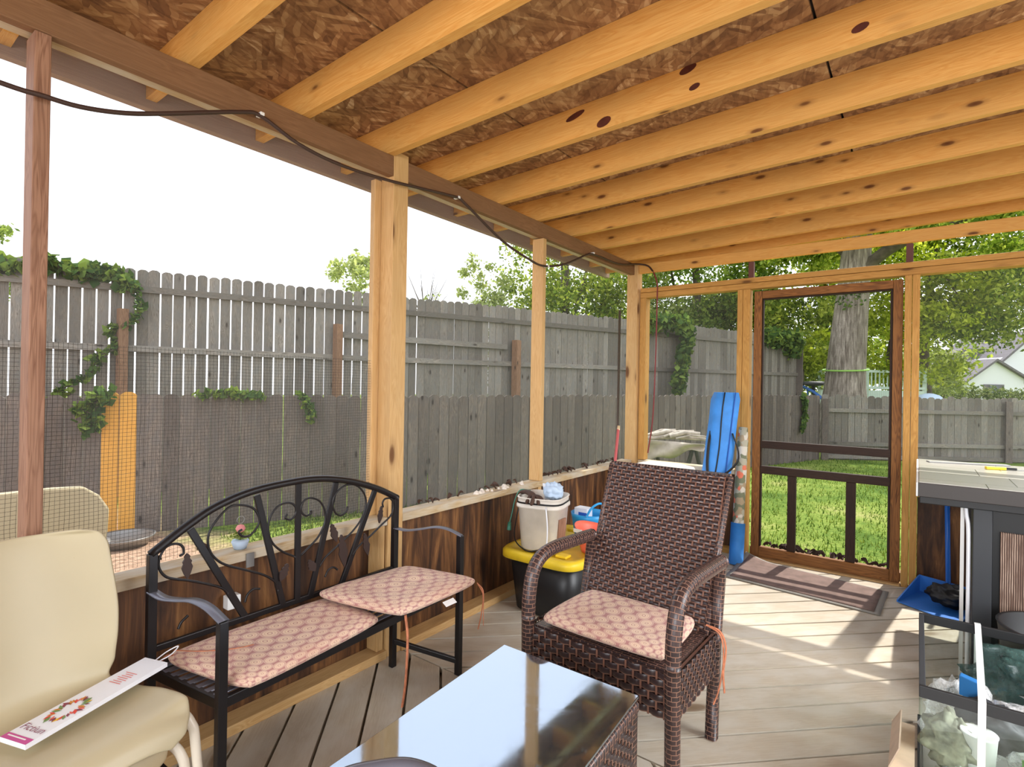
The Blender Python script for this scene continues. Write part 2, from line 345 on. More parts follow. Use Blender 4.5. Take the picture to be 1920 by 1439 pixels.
# ------------------------------------------------------------------ mesh builder
class MB:
    def __init__(s): s.v = []; s.f = []; s.uv = []; s.mi = []; s.sm = []
    def face(s, idx, uvs=None, mi=0, smooth=False):
        s.f.append(tuple(idx)); s.uv.extend(uvs if uvs else [(0, 0)]*len(idx)); s.mi.append(mi); s.sm.append(smooth)
    def hexa(s, P, L, mi=0):
        """8 corner points (bottom 4 ccw, top 4 ccw); L = axis (0,1,2) of grain in index space"""
        b = len(s.v); s.v += [tuple(p) for p in P]
        ou, ov = random.random()*40, random.random()*40
        F = [(0, 3, 2, 1), (4, 5, 6, 7), (0, 1, 5, 4), (1, 2, 6, 5), (2, 3, 7, 6), (3, 0, 4, 7)]
        P = [Vector(p) for p in P]
        ax = (P[1]-P[0], P[3]-P[0], P[4]-P[0])
        long = ax[L].normalized()
        for k, f in enumerate(F):
            q = [P[i] for i in f]
            n = (q[1]-q[0]).cross(q[2]-q[0])
            n = n.normalized() if n.length > 1e-12 else Vector((0, 0, 1))
            if abs(n.dot(long)) > .9: w = ax[(L+1) % 3].normalized(); l2 = ax[(L+2) % 3].normalized()
            else: l2 = long; w = n.cross(long).normalized()
            if w.dot(Vector((1, .9, .8))) < 0: w = -w
            s.face([b+i for i in f], [(p.dot(l2)+ou, p.dot(w)+ov+k*.31) for p in q], mi)
    def box(s, x0, x1, y0, y1, z0, z1, mi=0, L=None, shear=0, xr=-2.03):
        if L is None: d = (abs(x1-x0), abs(y1-y0), abs(z1-z0)); L = d.index(max(d))
        P = [(x0, y0, z0), (x1, y0, z0), (x1, y1, z0), (x0, y1, z0), (x0, y0, z1), (x1, y0, z1), (x1, y1, z1), (x0, y1, z1)]
        if shear: P = [(x, y, z+shear*(x-xr)) for x, y, z in P]
        s.hexa(P, L, mi); return s
    def bar(s, a, b, w, h, up=(0, 0, 1), mi=0):
        a = Vector(a); b = Vector(b); d = (b-a).normalized(); u = Vector(up); r = d.cross(u).normalized(); u = r.cross(d)
        P = []
        for q in (a, b):
            P.append([q-r*w/2-u*h/2, q+r*w/2-u*h/2, q+r*w/2+u*h/2, q-r*w/2+u*h/2])
        # order: bottom 4, top 4 with index x = along
        A, B = P
        s.hexa([A[0], B[0], B[1], A[1], A[3], B[3], B[2], A[2]], 0, mi); return s
    def grid(s, P, uvs=None, cu=False, cv=False, mi=0, smooth=True):
        """P[i][j] points"""
        b = len(s.v); nu = len(P); nv = len(P[0])
        for r in P: s.v += [tuple(p) for p in r]
        for i in range(nu if cu else nu-1):
            for j in range(nv if cv else nv-1):
                i2 = (i+1) % nu; j2 = (j+1) % nv
                q = [b+i*nv+j, b+i2*nv+j, b+i2*nv+j2, b+i*nv+j2]
                if uvs:
                    U = uvs(i, j), uvs(i+1, j), uvs(i+1, j+1), uvs(i, j+1)
                else: U = [(i/nu, j/nv), ((i+1)/nu, j/nv), ((i+1)/nu, (j+1)/nv), (i/nu, (j+1)/nv)]
                s.face(q, list(U), mi, smooth)
        return s
    def tube(s, path, r, n=8, closed=False, mi=0, cap=True, sx=1.0, up=None):
        path = [Vector(p) for p in path]; N = len(path)
        rr = r if isinstance(r, (list, tuple)) else [r]*N
        T = []
        for i in range(N):
            a = path[(i-1) % N if closed else max(0, i-1)]; b = path[(i+1) % N if closed else min(N-1, i+1)]
            T.append((b-a).normalized())
        u = Vector(up) if up else (Vector((0, 0, 1)) if abs(T[0].z) < .9 else Vector((1, 0, 0)))
        u = (u-T[0]*u.dot(T[0])).normalized(); P = []; acc = [0]
        for i in range(N):
            u = (u-T[i]*u.dot(T[i])); u = u.normalized() if u.length > 1e-6 else Vector((1, 0, 0)); w = T[i].cross(u)
            P.append([path[i]+(u*math.cos(2*PI*k/n)*sx+w*math.sin(2*PI*k/n))*rr[i] for k in range(n)])
            if i: acc.append(acc[-1]+(path[i]-path[i-1]).length)
        acc.append(acc[-1]+.01)
        circ = 2*PI*max(rr); b = len(s.v)
        s.grid(P, lambda i, j: (circ*j/n, acc[min(i, len(acc)-1)]), cu=closed, cv=True, mi=mi)
        if cap and not closed:
            s.face([b+k for k in range(n)][::-1], None, mi); s.face([b+(N-1)*n+k for k in range(n)], None, mi)
        return s
    def lathe(s, prof, c=(0, 0, 0), n=24, mi=0, sq=0, sx=1, sy=1, rot=0):
        P = []
        for r, z in prof:
            row = []
            for k in range(n):
                a = 2*PI*k/n; ca, sa = math.cos(a), math.sin(a)
                if sq: e = 2/sq; ca2 = math.copysign(abs(ca)**e, ca); sa2 = math.copysign(abs(sa)**e, sa)
                else: ca2, sa2 = ca, sa
                x, y = r*ca2*sx, r*sa2*sy
                row.append((c[0]+x*math.cos(rot)-y*math.sin(rot), c[1]+x*math.sin(rot)+y*math.cos(rot), c[2]+z))
            P.append(row)
        s.grid(P, cv=True, mi=mi); return s
    def poly(s, pts, mi=0):
        b = len(s.v); s.v += [tuple(p) for p in pts]; s.face(range(b, b+len(pts)), [(p[0], p[1]) for p in pts], mi)
    def prism(s, pts, off, mi=0):
        n = len(pts); b = len(s.v); o = Vector(off)
        s.v += [tuple(p) for p in pts]+[tuple(Vector(p)+o) for p in pts]
        s.face(range(b, b+n), [(p[0], p[1]) for p in pts], mi); s.face([b+n+i for i in range(n)][::-1], [(p[0], p[1]) for p in pts][::-1], mi)
        for i in range(n):
            j = (i+1) % n; s.face([b+j, b+i, b+n+i, b+n+j], [(0, 0), (0, .1), (.1, .1), (.1, 0)], mi)
    def build(s, name, mats, parent=None, bevel=0, solid=0, subsurf=0, loc=None, fix=False):
        me = bpy.data.meshes.new(name); me.from_pydata(s.v, [], s.f)
        uvl = me.uv_layers.new(name='UVMap')
        uvl.data.foreach_set('uv', np.array(s.uv, dtype=np.float32).ravel())
        for m in (mats if isinstance(mats, (list, tuple)) else [mats]): me.materials.append(m if not isinstance(m, str) else M[m])
        me.polygons.foreach_set('material_index', s.mi); me.polygons.foreach_set('use_smooth', s.sm)
        me.update(); me.validate()
        if fix:
            import bmesh
            bm = bmesh.new(); bm.from_mesh(me); bmesh.ops.recalc_face_normals(bm, faces=bm.faces); bm.to_mesh(me); bm.free()
        o = bpy.data.objects.new(name, me); COL.objects.link(o)
        if parent is not None:
            o.parent = parent; o.matrix_parent_inverse = world_of(parent).inverted()
        if solid: md = o.modifiers.new('s', 'SOLIDIFY'); md.thickness = solid; md.offset = 0
        if bevel: md = o.modifiers.new('b', 'BEVEL'); md.width = bevel; md.segments = 2; md.limit_method = 'ANGLE'
        if subsurf: md = o.modifiers.new('ss', 'SUBSURF'); md.levels = subsurf; md.render_levels = subsurf
        return o

def world_of(o):
    m = o.matrix_basis.copy()
    if o.parent is not None: m = world_of(o.parent) @ o.matrix_parent_inverse @ m
    return m
def tag(o, label=None, cat=None, group=None, kind=None):
    if label: o['label'] = label
    if cat: o['category'] = cat
    if group: o['group'] = group
    if kind: o['kind'] = kind
    return o
def empty(name, loc=(0, 0, 0), label=None, cat=None, group=None, kind=None):
    o = bpy.data.objects.new(name, None); COL.objects.link(o); o.location = loc; o.empty_display_size = .05
    return tag(o, label, cat, group, kind)
def struct(name, loc=(0, 0, 0)): return empty(name, loc, kind='structure')
def copy_tree(o, parent=None):
    c = o.copy(); COL.objects.link(c)
    if parent is not None: c.parent = parent
    for ch in o.children: copy_tree(ch, c)
    return c
def smooth(pts, k=6, closed=False):
    P = [Vector(p) for p in pts]; n = len(P); out = []
    rng = range(n if closed else n-1)
    for i in rng:
        a = P[(i-1) % n] if closed or i > 0 else P[0]*2-P[1]; b = P[i]; c = P[(i+1) % n]
        d = P[(i+2) % n] if closed or i+2 < n else P[-1]*2-P[-2]
        for j in range(k):
            t = j/k; out.append(.5*((2*b)+(c-a)*t+(2*a-5*b+4*c-d)*t*t+(3*b-a-3*c+d)*t**3))
    if not closed: out.append(P[-1])
    return out

def leaves(name, blobs, n, size, mat, parent=None, droop=0, asp=.55, shell=.5):
    """blobs: (x,y,z,rx,ry,rz) ellipsoids filled with rhombic leaves"""
    B = np.array(blobs, float); w = (B[:, 3]*B[:, 4]*B[:, 5])**.66; w /= w.sum()
    k = RNG.choice(len(B), n, p=w)
    d = RNG.normal(size=(n, 3)); d /= np.linalg.norm(d, axis=1, keepdims=True)
    r = (shell+(1-shell)*RNG.random((n, 1)))**1.0
    c = B[k, :3]+d*r*B[k, 3:6]
    a = RNG.normal(size=(n, 3)); a[:, 2] -= droop; a /= np.linalg.norm(a, axis=1, keepdims=True)
    b = np.cross(a, RNG.normal(size=(n, 3))); b /= np.linalg.norm(b, axis=1, keepdims=True)
    s = size*(.6+.8*RNG.random((n, 1)))
    V = np.stack([c-a*s*.5, c+b*s*asp*.5, c+a*s*.5, c-b*s*asp*.5], 1).reshape(-1, 3)
    me = bpy.data.meshes.new(name)
    me.vertices.add(4*n); me.vertices.foreach_set('co', V.astype(np.float32).ravel())
    me.loops.add(4*n); me.loops.foreach_set('vertex_index', np.arange(4*n, dtype=np.int32))
    me.polygons.add(n); me.polygons.foreach_set('loop_start', np.arange(0, 4*n, 4, dtype=np.int32))
    me.update(); me.validate(); me.materials.append(M[mat])
    o = bpy.data.objects.new(name, me); COL.objects.link(o)
    if parent is not None: o.parent = parent; o.matrix_parent_inverse = world_of(parent).inverted()
    return o

# ------------------------------------------------------------------ camera
cam = bpy.data.cameras.new('camera'); co = bpy.data.objects.new('camera', cam); COL.objects.link(co)
cam.sensor_fit = 'HORIZONTAL'; cam.sensor_width = 36; cam.lens = 1018/1920*36; cam.clip_start = .02; cam.clip_end = 500
X_ = Vector((0.8004244160286295, 0.011770469042443695, -0.5993181211040998))
Y_ = Vector((0.5992002656811332, 0.012188456847844573, 0.8005063916842435))
Z_ = Vector((0.016727098758806302, -0.9998564384841402, 0.002703070277302328))
R = Matrix((( X_[0], -X_[1], -X_[2]), (Y_[0], -Y_[1], -Y_[2]), (Z_[0], -Z_[1], -Z_[2])))
co.matrix_world = Matrix.Translation((0, 0, 1.32)) @ R.to_4x4()
SC.camera = co

# ------------------------------------------------------------------ light
w = bpy.data.worlds.new('sky'); SC.world = w; w.use_nodes = True; nt = w.node_tree; nt.nodes.clear()
bg = nt.nodes.new('ShaderNodeBackground'); ow = nt.nodes.new('ShaderNodeOutputWorld')
tc = nt.nodes.new('ShaderNodeTexCoord'); sp = nt.nodes.new('ShaderNodeSeparateXYZ'); rp = nt.nodes.new('ShaderNodeValToRGB')
nt.links.new(tc.outputs['Generated'], sp.inputs[0]); nt.links.new(sp.outputs[2], rp.inputs[0])
rp.color_ramp.elements[0].position = 0; rp.color_ramp.elements[0].color = (.95, .96, 1, 1)
rp.color_ramp.elements[1].position = .9; rp.color_ramp.elements[1].color = (.84, .89, 1, 1)
nt.links.new(rp.outputs[0], bg.inputs[0]); bg.inputs[1].default_value = SKY = 2.0
nt.links.new(bg.outputs[0], ow.inputs[0])
def lamp(name, typ, loc, energy, target=None, size=1, size_y=None, col=(1, 1, 1), direction=None):
    L = bpy.data.lights.new(name, typ); L.energy = energy; L.color = col
    if typ == 'AREA':
        L.size = size
        if size_y: L.shape = 'RECTANGLE'; L.size_y = size_y
    o = bpy.data.objects.new(name, L); COL.objects.link(o); o.location = loc
    d = Vector(direction) if direction else Vector(target)-Vector(loc)
    o.rotation_euler = d.to_track_quat('-Z', 'Y').to_euler(); return o
s = lamp('sun', 'SUN', (0, 10, 20), 6.0, direction=(-.14*.57, -.99*.57, -.822), col=(1, .95, .86)); s.data.angle = math.radians(.8)
lamp('rear_fill', 'AREA', (.3, -2.1, 1.5), 95, target=(-.3, 2.8, 1.4), size=2.0, size_y=1.2, col=(.94, .97, 1))  # added fill behind the camera, not a fixture of the porch
lamp('side_fill', 'AREA', (2.3, 2.5, 2.15), 72, target=(.1, 2.8, 0), size=1.6, size_y=2.4, col=(.94, .97, 1)).data.spread = math.radians(100)  # added fill from the right to brighten the deck
lamp('up_fill', 'AREA', (.9, 1.4, .9), 11, target=(.5, 2.4, 2.6), size=2.2, size_y=2.2, col=(.92, .96, 1))  # added unseen fill that lifts the rafters and ceiling
SC.view_settings.view_transform = 'Standard'; SC.view_settings.look = 'None'
SC.view_settings.exposure = 0.06; SC.view_settings.gamma = 1.0
SC.cycles.max_bounces = 8; SC.cycles.transparent_max_bounces = 24; SC.cycles.diffuse_bounces = 4
SC.cycles.use_denoising = True
SC.cycles.sample_clamp_indirect = 6

# ------------------------------------------------------------------ floor: diagonal deck boards
def clip(poly, x0, x1, y0, y1):
    for ax, v, sg in ((0, x0, 1), (0, x1, -1), (1, y0, 1), (1, y1, -1)):
        out = []
        for i in range(len(poly)):
            a, b = poly[i-1], poly[i]; da = sg*(a[ax]-v); db = sg*(b[ax]-v)
            if (da >= 0) != (db >= 0):
                t = da/(da-db); out.append(tuple(a[j]+t*(b[j]-a[j]) for j in range(2)))
            if db >= 0: out.append(b)
        poly = out
        if not poly: return []
    return poly
fl = MB()
def boards(x0, x1, y0, y1, ang, pitch=.148, gap=.012, off=0):
    d = Vector((math.cos(ang), math.sin(ang))); n = Vector((-d.y, d.x))
    for k in range(-90, 90):
        c0 = off+k*pitch
        q = [d*-12+n*c0, d*12+n*c0, d*12+n*(c0+pitch-gap), d*-12+n*(c0+pitch-gap)]
        p = clip([tuple(v) for v in q], x0, x1, y0, y1)
        if len(p) < 3: continue
        ou, ov = random.random()*50, random.random()*50
        b = len(fl.v); m = len(p)
        fl.v += [(x, y, 0) for x, y in p]+[(x, y, -.03) for x, y in p]
        fl.face(range(b, b+m), [(Vector(v).dot(d)+ou, Vector(v).dot(n)+ov) for v in p])
        for i in range(m):
            j = (i+1) % m; fl.face([b+j, b+i, b+m+i, b+m+j], [(ou, ov), (ou+.1, ov), (ou+.1, ov+.1), (ou, ov+.1)])
boards(-2.12, 2.7, 1.846, 4.62, PI/4*.98, off=.03)
boards(-2.12, 2.7, -2.2, 1.838, -PI/4*1.02, off=.02)
fl.box(-2.13, 2.7, -2.2, 4.62, -.2, -.045)
o = fl.build('floor', 'deck'); tag(o, kind='structure')

# ------------------------------------------------------------------ ceiling
SL = .028
ceil = struct('ceiling', (0, 0, 2.5))
rf_y = [-.92, -.48, -.04, .39, .817, 1.25, 1.70, 2.11, 2.55, 2.96, 3.405, 3.85, 4.343, 4.66]
KN = {7: [(-1.106, 2.468, .035, .02), (-1.25, 2.535, .05, .014), (-.714, 2.497, .022, .012), (-.741, 2.575, .035, .016), (-.168, 2.52, .026, .014)]}
for i, y in enumerate(rf_y):
    mb = MB(); mb.box(-2.40, 2.7, y, y+.038, 2.412, 2.552, shear=SL)
    for (x, z, a, b) in KN.get(i, []):
        th = .25; c, s_ = math.cos(th), math.sin(th)
        mb.poly([(x+a*math.cos(t)*c-b*math.sin(t)*s_, y-.0006, z+a*math.cos(t)*s_+b*math.sin(t)*c) for t in [2*PI*k/14 for k in range(14)]], 1)
    mb.build('rafter', ['rafter', 'knot'], ceil)
# osb sheets (4ft wide strips across the rafters)
xs = [-2.45, -1.535, -.3, .92, 2.14, 2.75]
for a, b in zip(xs, xs[1:]):
    for y0, y1 in ((-2.2, .2), (.2, 2.63), (2.63, 4.75)):
        mb = MB(); mb.box(a+.005, b-.005, y0+.002, y1-.002, 2.553, 2.566, shear=SL); mb.build('osb_panel', 'osb', ceil)
mb = MB(); mb.box(-2.46, 2.76, -2.2, 4.76, 2.568, 2.60, shear=SL); mb.build('roof_cover', 'seam', ceil)
mb = MB(); mb.box(-2.44, -2.402, -2.2, 4.75, 2.37, 2.55); mb.build('fascia_board', 'fascia', ceil)

# ------------------------------------------------------------------ left wall
wl = struct('wall_left', (-2.08, 1.5, 0))
def piece(nm, mat, par, *b, bevel=.003, **k):
    m = MB(); m.box(*b, **k); return m.build(nm, mat, par, bevel=bevel)
piece('sill', 'sill', wl, -2.125, -2.03, -2.2, 1.735, .637, .675)
piece('sill', 'sill', wl, -2.125, -2.03, 1.83, 4.5, .637, .675)
piece('bottom_plate', 'stud', wl, -2.115, -2.02, -2.2, 1.735, 0, .04)
piece('bottom_plate', 'stud', wl, -2.115, -2.02, 1.83, 4.5, 0, .04)
piece('plywood_panel', 'ply', wl, -2.14, -2.117, -2.2, 4.6, -.02, .64, bevel=0, L=1)
piece('header_beam', 'beam', wl, -2.068, -2.03, -2.2, 1.735, 2.315, 2.411)
piece('header_beam', 'beam', wl, -2.068, -2.03, 1.83, 4.5, 2.315, 2.411)
piece('outer_plate', 'sill', wl, -2.125, -2.075, -2.2, 4.5, 2.322, 2.41)
piece('post', 'stud', wl, -2.12, -2.03, 1.737, 1.83, 0, 2.44)
piece('post_trim', 'stud', wl, -2.155, -2.121, 1.70, 1.80, .0, 2.31)
piece('post', 'stud', wl, -2.10, -2.0, 4.5, 4.6, 0, 2.412)
for y, m in ((-1.3, 'stud'), (-.45, 'stud'), (.412, 'studbrown'), (3.04, 'stud')):
    piece('stud', m, wl, -2.12, -2.031, y, y+.039, .676, 2.314)
for y in (-1.3, -.45, .412, 1.69, 3.04):
    piece('cripple_stud', 'stud', wl, -2.115, -2.04, y, y+.038, .041, .636)
for i, (y0, y1) in enumerate(((-2.2, -1.262), (-1.26, -.41), (-.41, .412), (.451, 1.70), (1.831, 3.04), (3.08, 4.5))):
    wn = struct('window_%d' % (i+1), (-2.127, (y0+y1)/2, .68))
    m = MB(); m.box(-2.128, -2.1272, y0, y1, .676, 2.32); m.build('insect_screen', 'screen', wn)
    if i < 4:
        m = MB(); m.poly([(-2.13, y0, .676), (-2.13, y1, .676), (-2.13, y1, 1.43), (-2.13, y0, 1.43)]); m.build('wire_netting', 'netting', wn)

# ------------------------------------------------------------------ end wall
we = struct('wall_back', (0, 4.57, 0))
Y0 = 4.53
piece('header_beam', 'rafter', we, -2.0, 2.7, Y0, Y0+.04, 2.33, 2.411)
for (x, z, a, b) in ((-.981, 2.364, .022, .011), (.195, 2.37, .02, .01)):
    pass
piece('middle_rail', 'studgold', we, -1.985, 2.7, Y0, Y0+.09, 2.156, 2.195)
piece('middle_rail', 'studgold', we, -1.985, 2.7, Y0, Y0+.09, 2.108, 2.153)
piece('stud', 'studgold', we, -1.985, -1.93, Y0, Y0+.09, .68, 2.107)
piece('stud', 'studgold', we, -1.162, -1.123, Y0-.002, Y0+.09, 0, 2.107)
piece('stud', 'studgold', we, -1.121, -1.068, Y0, Y0+.09, 0, 2.107)
piece('stud', 'studgold', we, -.082, -.042, Y0, Y0+.09, 0, 2.107)
piece('stud', 'studgold', we, -.04, .002, Y0-.002, Y0+.09, 0, 2.107)
piece('stud', 'studgold', we, 1.25, 1.29, Y0, Y0+.09, .68, 2.107)
for x in (-1.093, -.078, 1.25): piece('mullion', 'purplepost', we, x, x+.04, Y0+.04, Y0+.08, 2.196, 2.33)
piece('sill', 'sill', we, -1.985, -1.163, Y0, Y0+.09, .637, .675)
piece('sill', 'studgold', we, .003, 2.7, Y0, Y0+.09, .617, .655)
piece('bottom_plate', 'studgold', we, -1.985, -1.163, Y0, Y0+.09, 0, .04)
piece('bottom_plate', 'studgold', we, .003, 2.7, Y0, Y0+.09, 0, .04)
m = MB(); m.box(-1.985, -1.163, Y0+.092, Y0+.11, -.02, .65, L=0); m.build('plywood_panel', 'ply', we)
m = MB(); m.box(.003, 2.7, Y0+.092, Y0+.11, -.02, .64, L=0); m.build('plywood_panel', 'ply', we)
for i, (x0, x1) in enumerate(((-1.93, -1.163), (.003, 1.25), (1.29, 2.7))):
    wn = struct('window_%d' % (7+i), ((x0+x1)/2, Y0+.1, .68))
    m = MB(); m.box(x0, x1, Y0+.095, Y0+.0955, .66, 2.107); m.build('insect_screen', 'screen', wn)
# screen door
dr = struct('door_1', (-.56, Y0+.02, 0)); d0, d1 = Y0+.03, Y0+.065
piece('stile', 'door', dr, -1.043, -.987, d0, d1, .012, 2.088)
piece('stile', 'door', dr, -.146, -.09, d0, d1, .012, 2.088)
piece('top_rail', 'door', dr, -.986, -.147, d0, d1, 2.03, 2.088)
piece('bottom_rail', 'door', dr, -.986, -.147, d0, d1, .012, .092)
piece('middle_rail', 'darkwood', dr, -.986, -.147, d0+.005, d1+.01, .86, .918)
piece('middle_rail', 'darkwood', dr, -.986, -.147, d0+.005, d1+.01, .662, .722)
piece('lower_mullion', 'darkwood', dr, -.788, -.731, d0+.005, d1+.01, .093, .661)
piece('lower_mullion', 'darkwood', dr, -.409, -.349, d0+.005, d1+.01, .093, .661)
piece('inner_frame', 'darkwood', dr, -.162, -.147, d0+.012, d1+.01, .093, 2.029)
piece('inner_frame', 'darkwood', dr, -.986, -.975, d0+.012, d1+.01, .093, 2.029)
piece('inner_frame', 'darkwood', dr, -.974, -.163, d0+.012, d1+.01, 2.018, 2.029)
m = MB(); m.box(-.985, -.15, d1+.011, d1+.0115, .093, 2.03); m.build('door_screen', 'screend', dr)
tr = piece('trim_1', 'stud', None, -1.064, -.085, Y0-.015, Y0+.085, 0, .011); tag(tr, kind='structure')

tr = piece('trim_2', 'beam', None, -1.064, -.085, 4.618, 4.70, -.1, .068); tag(tr, kind='structure')
# right wall and house side (mostly outside the frame)
wr = struct('wall_right', (2.72, 1.2, 0))
for b in ((2.66, 2.72, -2.2, 4.5, 2.33, 2.43), (2.66, 2.72, -2.2, 4.5, .64, .68)): piece('rail', 'stud', wr, *b)
for y in (-2.2, 0, 2.2, 4.44): piece('post', 'stud', wr, 2.72, 2.80, y, y+.08, 0, 2.42)
m = MB()
for k in range(5): m.hexa([(2.72, -2.2, k*.12), (2.76, -2.2, k*.12), (2.76, 4.6, k*.12), (2.72, 4.6, k*.12), (2.735, -2.2, k*.12+.12), (2.76, -2.2, k*.12+.12), (2.76, 4.6, k*.12+.12), (2.735, 4.6, k*.12+.12)], 1)
m.build('siding', 'whitesiding', wr)

# ------------------------------------------------------------------ outside: ground and fences
m = MB(); G = 60; P = [[(-60+120*i/G, -20+120*j/G, -.3) for j in range(G+1)] for i in range(G+1)]
m.grid(P, smooth=False); g = m.build('ground', 'lawn'); tag(g, kind='structure')
n = 26000
c = np.zeros((n, 3)); c[:, 0] = -7+RNG.random(n)*10; c[:, 1] = 4.9+(RNG.random(n)**1.5)*10; c[:, 2] = -.3
c2 = np.zeros((9000, 3)); c2[:, 0] = -5.8+RNG.random(9000)*3.6; c2[:, 1] = 2.7+RNG.random(9000)*2.6; c2[:, 2] = -.3
c = np.concatenate([c, c2])
c = c[~((c[:, 0] < -2.2-0.0) & (c[:, 1] < 2.6))]; n = len(c)
th = RNG.random(n)*2*PI; ww = .004+.005*RNG.random(n); hh = .025+.05*RNG.random(n); ln = RNG.normal(size=(n, 2))*.02
dx = np.stack([np.cos(th)*ww, np.sin(th)*ww, np.zeros(n)], 1)
tip = c+np.concatenate([ln, hh[:, None]], 1)
V = np.stack([c-dx, c+dx, tip], 1).reshape(-1, 3)
me = bpy.data.meshes.new('grass_blades'); me.vertices.add(3*n); me.vertices.foreach_set('co', V.astype(np.float32).ravel())
me.loops.add(3*n); me.loops.foreach_set('vertex_index', np.arange(3*n, dtype=np.int32)); me.polygons.add(n); me.polygons.foreach_set('loop_start', np.arange(0, 3*n, 3, dtype=np.int32))
me.update(); me.validate(); me.materials.append(M['blade']); o = bpy.data.objects.new('grass_blades', me); COL.objects.link(o)
tag(o, 'short green grass growing on the lawn between porch and fences', 'grass', kind='stuff')

def picket(mb, p, d, wid, z0, z1, th, dog=True, mi=0):
    """one board from point p along direction d"""
    n = Vector((-d.y, d.x, 0))*th; a = Vector((p.x, p.y, 0)); b = a+Vector((d.x, d.y, 0))*wid
    cz = wid*.22
    prof = [(0, z0), (1, z0), (1, z1-cz), (.82, z1-cz*.3), (.68, z1), (.32, z1), (.18, z1-cz*.3), (0, z1-cz)] if dog else [(0, z0), (1, z0), (1, z1), (0, z1)]
    pts = [a.lerp(b, u)+Vector((0, 0, z)) for u, z in prof]
    k = len(mb.v); m_ = len(pts); ou, ov = random.random()*50, random.random()*50
    mb.v += [tuple(q) for q in pts]+[tuple(q+n) for q in pts]
    uv = [(z+ou, u*wid+ov) for u, z in prof]
    mb.face(range(k, k+m_), uv, mi); mb.face([k+m_+i for i in range(m_)][::-1], uv[::-1], mi)
    for i in range(m_):
        j = (i+1) % m_; mb.face([k+j, k+i, k+m_+i, k+m_+j], [(ou, ov)]*4, mi)
def run(pts, z0s, z1s, pitch, gap, mat, par, nm='picket_panel', jit=.012, gj=.5, special=(), dog=True, side=1):
    mb = MB(); sp_ = []
    for s_ in range(len(pts)-1):
        a = Vector(pts[s_]); b = Vector(pts[s_+1]); L = (b-a).length; d = (b-a)/L; k = 0
        while k*pitch < L-pitch*.5:
            t = k*pitch/L; p = a+d*(k*pitch+random.uniform(0, gap*gj))
            z0 = z0s[s_]+(z0s[s_+1]-z0s[s_])*t; z1 = z1s[s_]+(z1s[s_+1]-z1s[s_])*t+random.uniform(-jit, jit)
            g_ = gap*random.uniform(1-gj, 1+gj)
            if any(q0 <= p.y <= q1 for q0, q1 in special): sp_.append((p, d, pitch-g_, z0, z1))
            else: picket(mb, p, d, pitch-g_, z0, z1, .018*side, dog)
            k += 1
    o = mb.build(nm, mat, par); return sp_
# low fence
lowp = [(-8.5, -1.95), (-6.49, 2.27), (-5.457, 4.431), (-1.826, 14.477)]
f1 = empty('wooden_fence', (-5.5, 4.4, -.3), 'low weathered grey picket fence with two new yellow boards beside the porch', 'fence')
yl = run(lowp, [-.33]*4, [1.15, 1.15, 1.16, 1.21], .148, .009, 'fencelow', f1, special=[(1.80, 2.10)])
for (p, d, wd, z0, z1) in yl:
    mb = MB(); picket(mb, p, d, .143, z0+.02, z1+.02, .018); o = mb.build('picket', 'yellow_board', f1); o['label'] = 'new yellow board'
# tall fence
tallp = [(-11.5, -2.6), (-8.76, 3.06), (-7.37, 5.98), (-2.93, 18.25)]
f2 = empty('wooden_fence', (-7.4, 6, -.3), 'tall weathered grey dog-eared fence standing behind the low fence', 'fence')
seg = []
def lerp2(a, b, t): return (a[0]+(b[0]-a[0])*t, a[1]+(b[1]-a[1])*t)
run(tallp[:3], [-.3]*3, [2.88, 2.86, 2.83], .15, .019, 'fence', f2, jit=.01, gj=.3)
mid = lerp2(tallp[2], tallp[3], .999)
run([tallp[2], tallp[3]], [-.3]*2, [2.83, 2.93], .148, .008, 'fence', f2, jit=.02, gj=.9)
def rail(par, pts, z0, z1, hh=.09, off=.03, mat='fence'):
    for s_ in range(len(pts)-1):
        a = Vector(pts[s_]); b = Vector(pts[s_+1]); d = (b-a).normalized(); nn = Vector((d.y, -d.x))*off
        za = z0 if s_ == 0 else z0; zb = z1
        mb = MB(); mb.bar((a.x+nn.x, a.y+nn.y, z0 if s_ == 0 else (z0+z1)/2), (b.x+nn.x, b.y+nn.y, (z0+z1)/2 if s_ == 0 and len(pts) > 2 else z1), .035, hh); mb.build('rail', mat, par)
rail(f2, tallp[1:3], 2.58, 2.55); rail(f2, tallp[:2], 2.6, 2.58); rail(f2, tallp[2:], 2.55, 2.62)
rail(f2, tallp[:3], 1.76, 1.72); rail(f2, tallp[2:], 1.72, 1.78)
a_, b_ = tallp[1], tallp[2]
rail(f2, [lerp2(a_, b_, .81), tallp[2], lerp2(tallp[2], tallp[3], .20)], 2.10, 2.06, .1, .05)
def post(par, p, z0, z1, wd=.09, mat='fencebrown', nm='post'):
    mb = MB(); mb.box(p[0]-wd/2, p[0]+wd/2, p[1]-wd/2, p[1]+wd/2, z0, z1, L=2); return mb.build(nm, mat, par)
def offp(p, d=.1): return (p[0]+d*.9, p[1]-d*.4)
post(f2, offp(lerp2(tallp[0], tallp[1], .955)), -.3, 2.28, .11)
post(f2, offp(lerp2(a_, b_, .80)), -.3, 2.26, .11)
post(f2, offp(lerp2(tallp[2], tallp[3], .215)), -.3, 2.2, .13)
post(f2, offp(lerp2(tallp[2], tallp[3], .46)), 1.1, 1.95, .12)
post(f2, (tallp[3][0]+.06, tallp[3][1]+.02), -.3, 2.92, .16, 'fencelow')
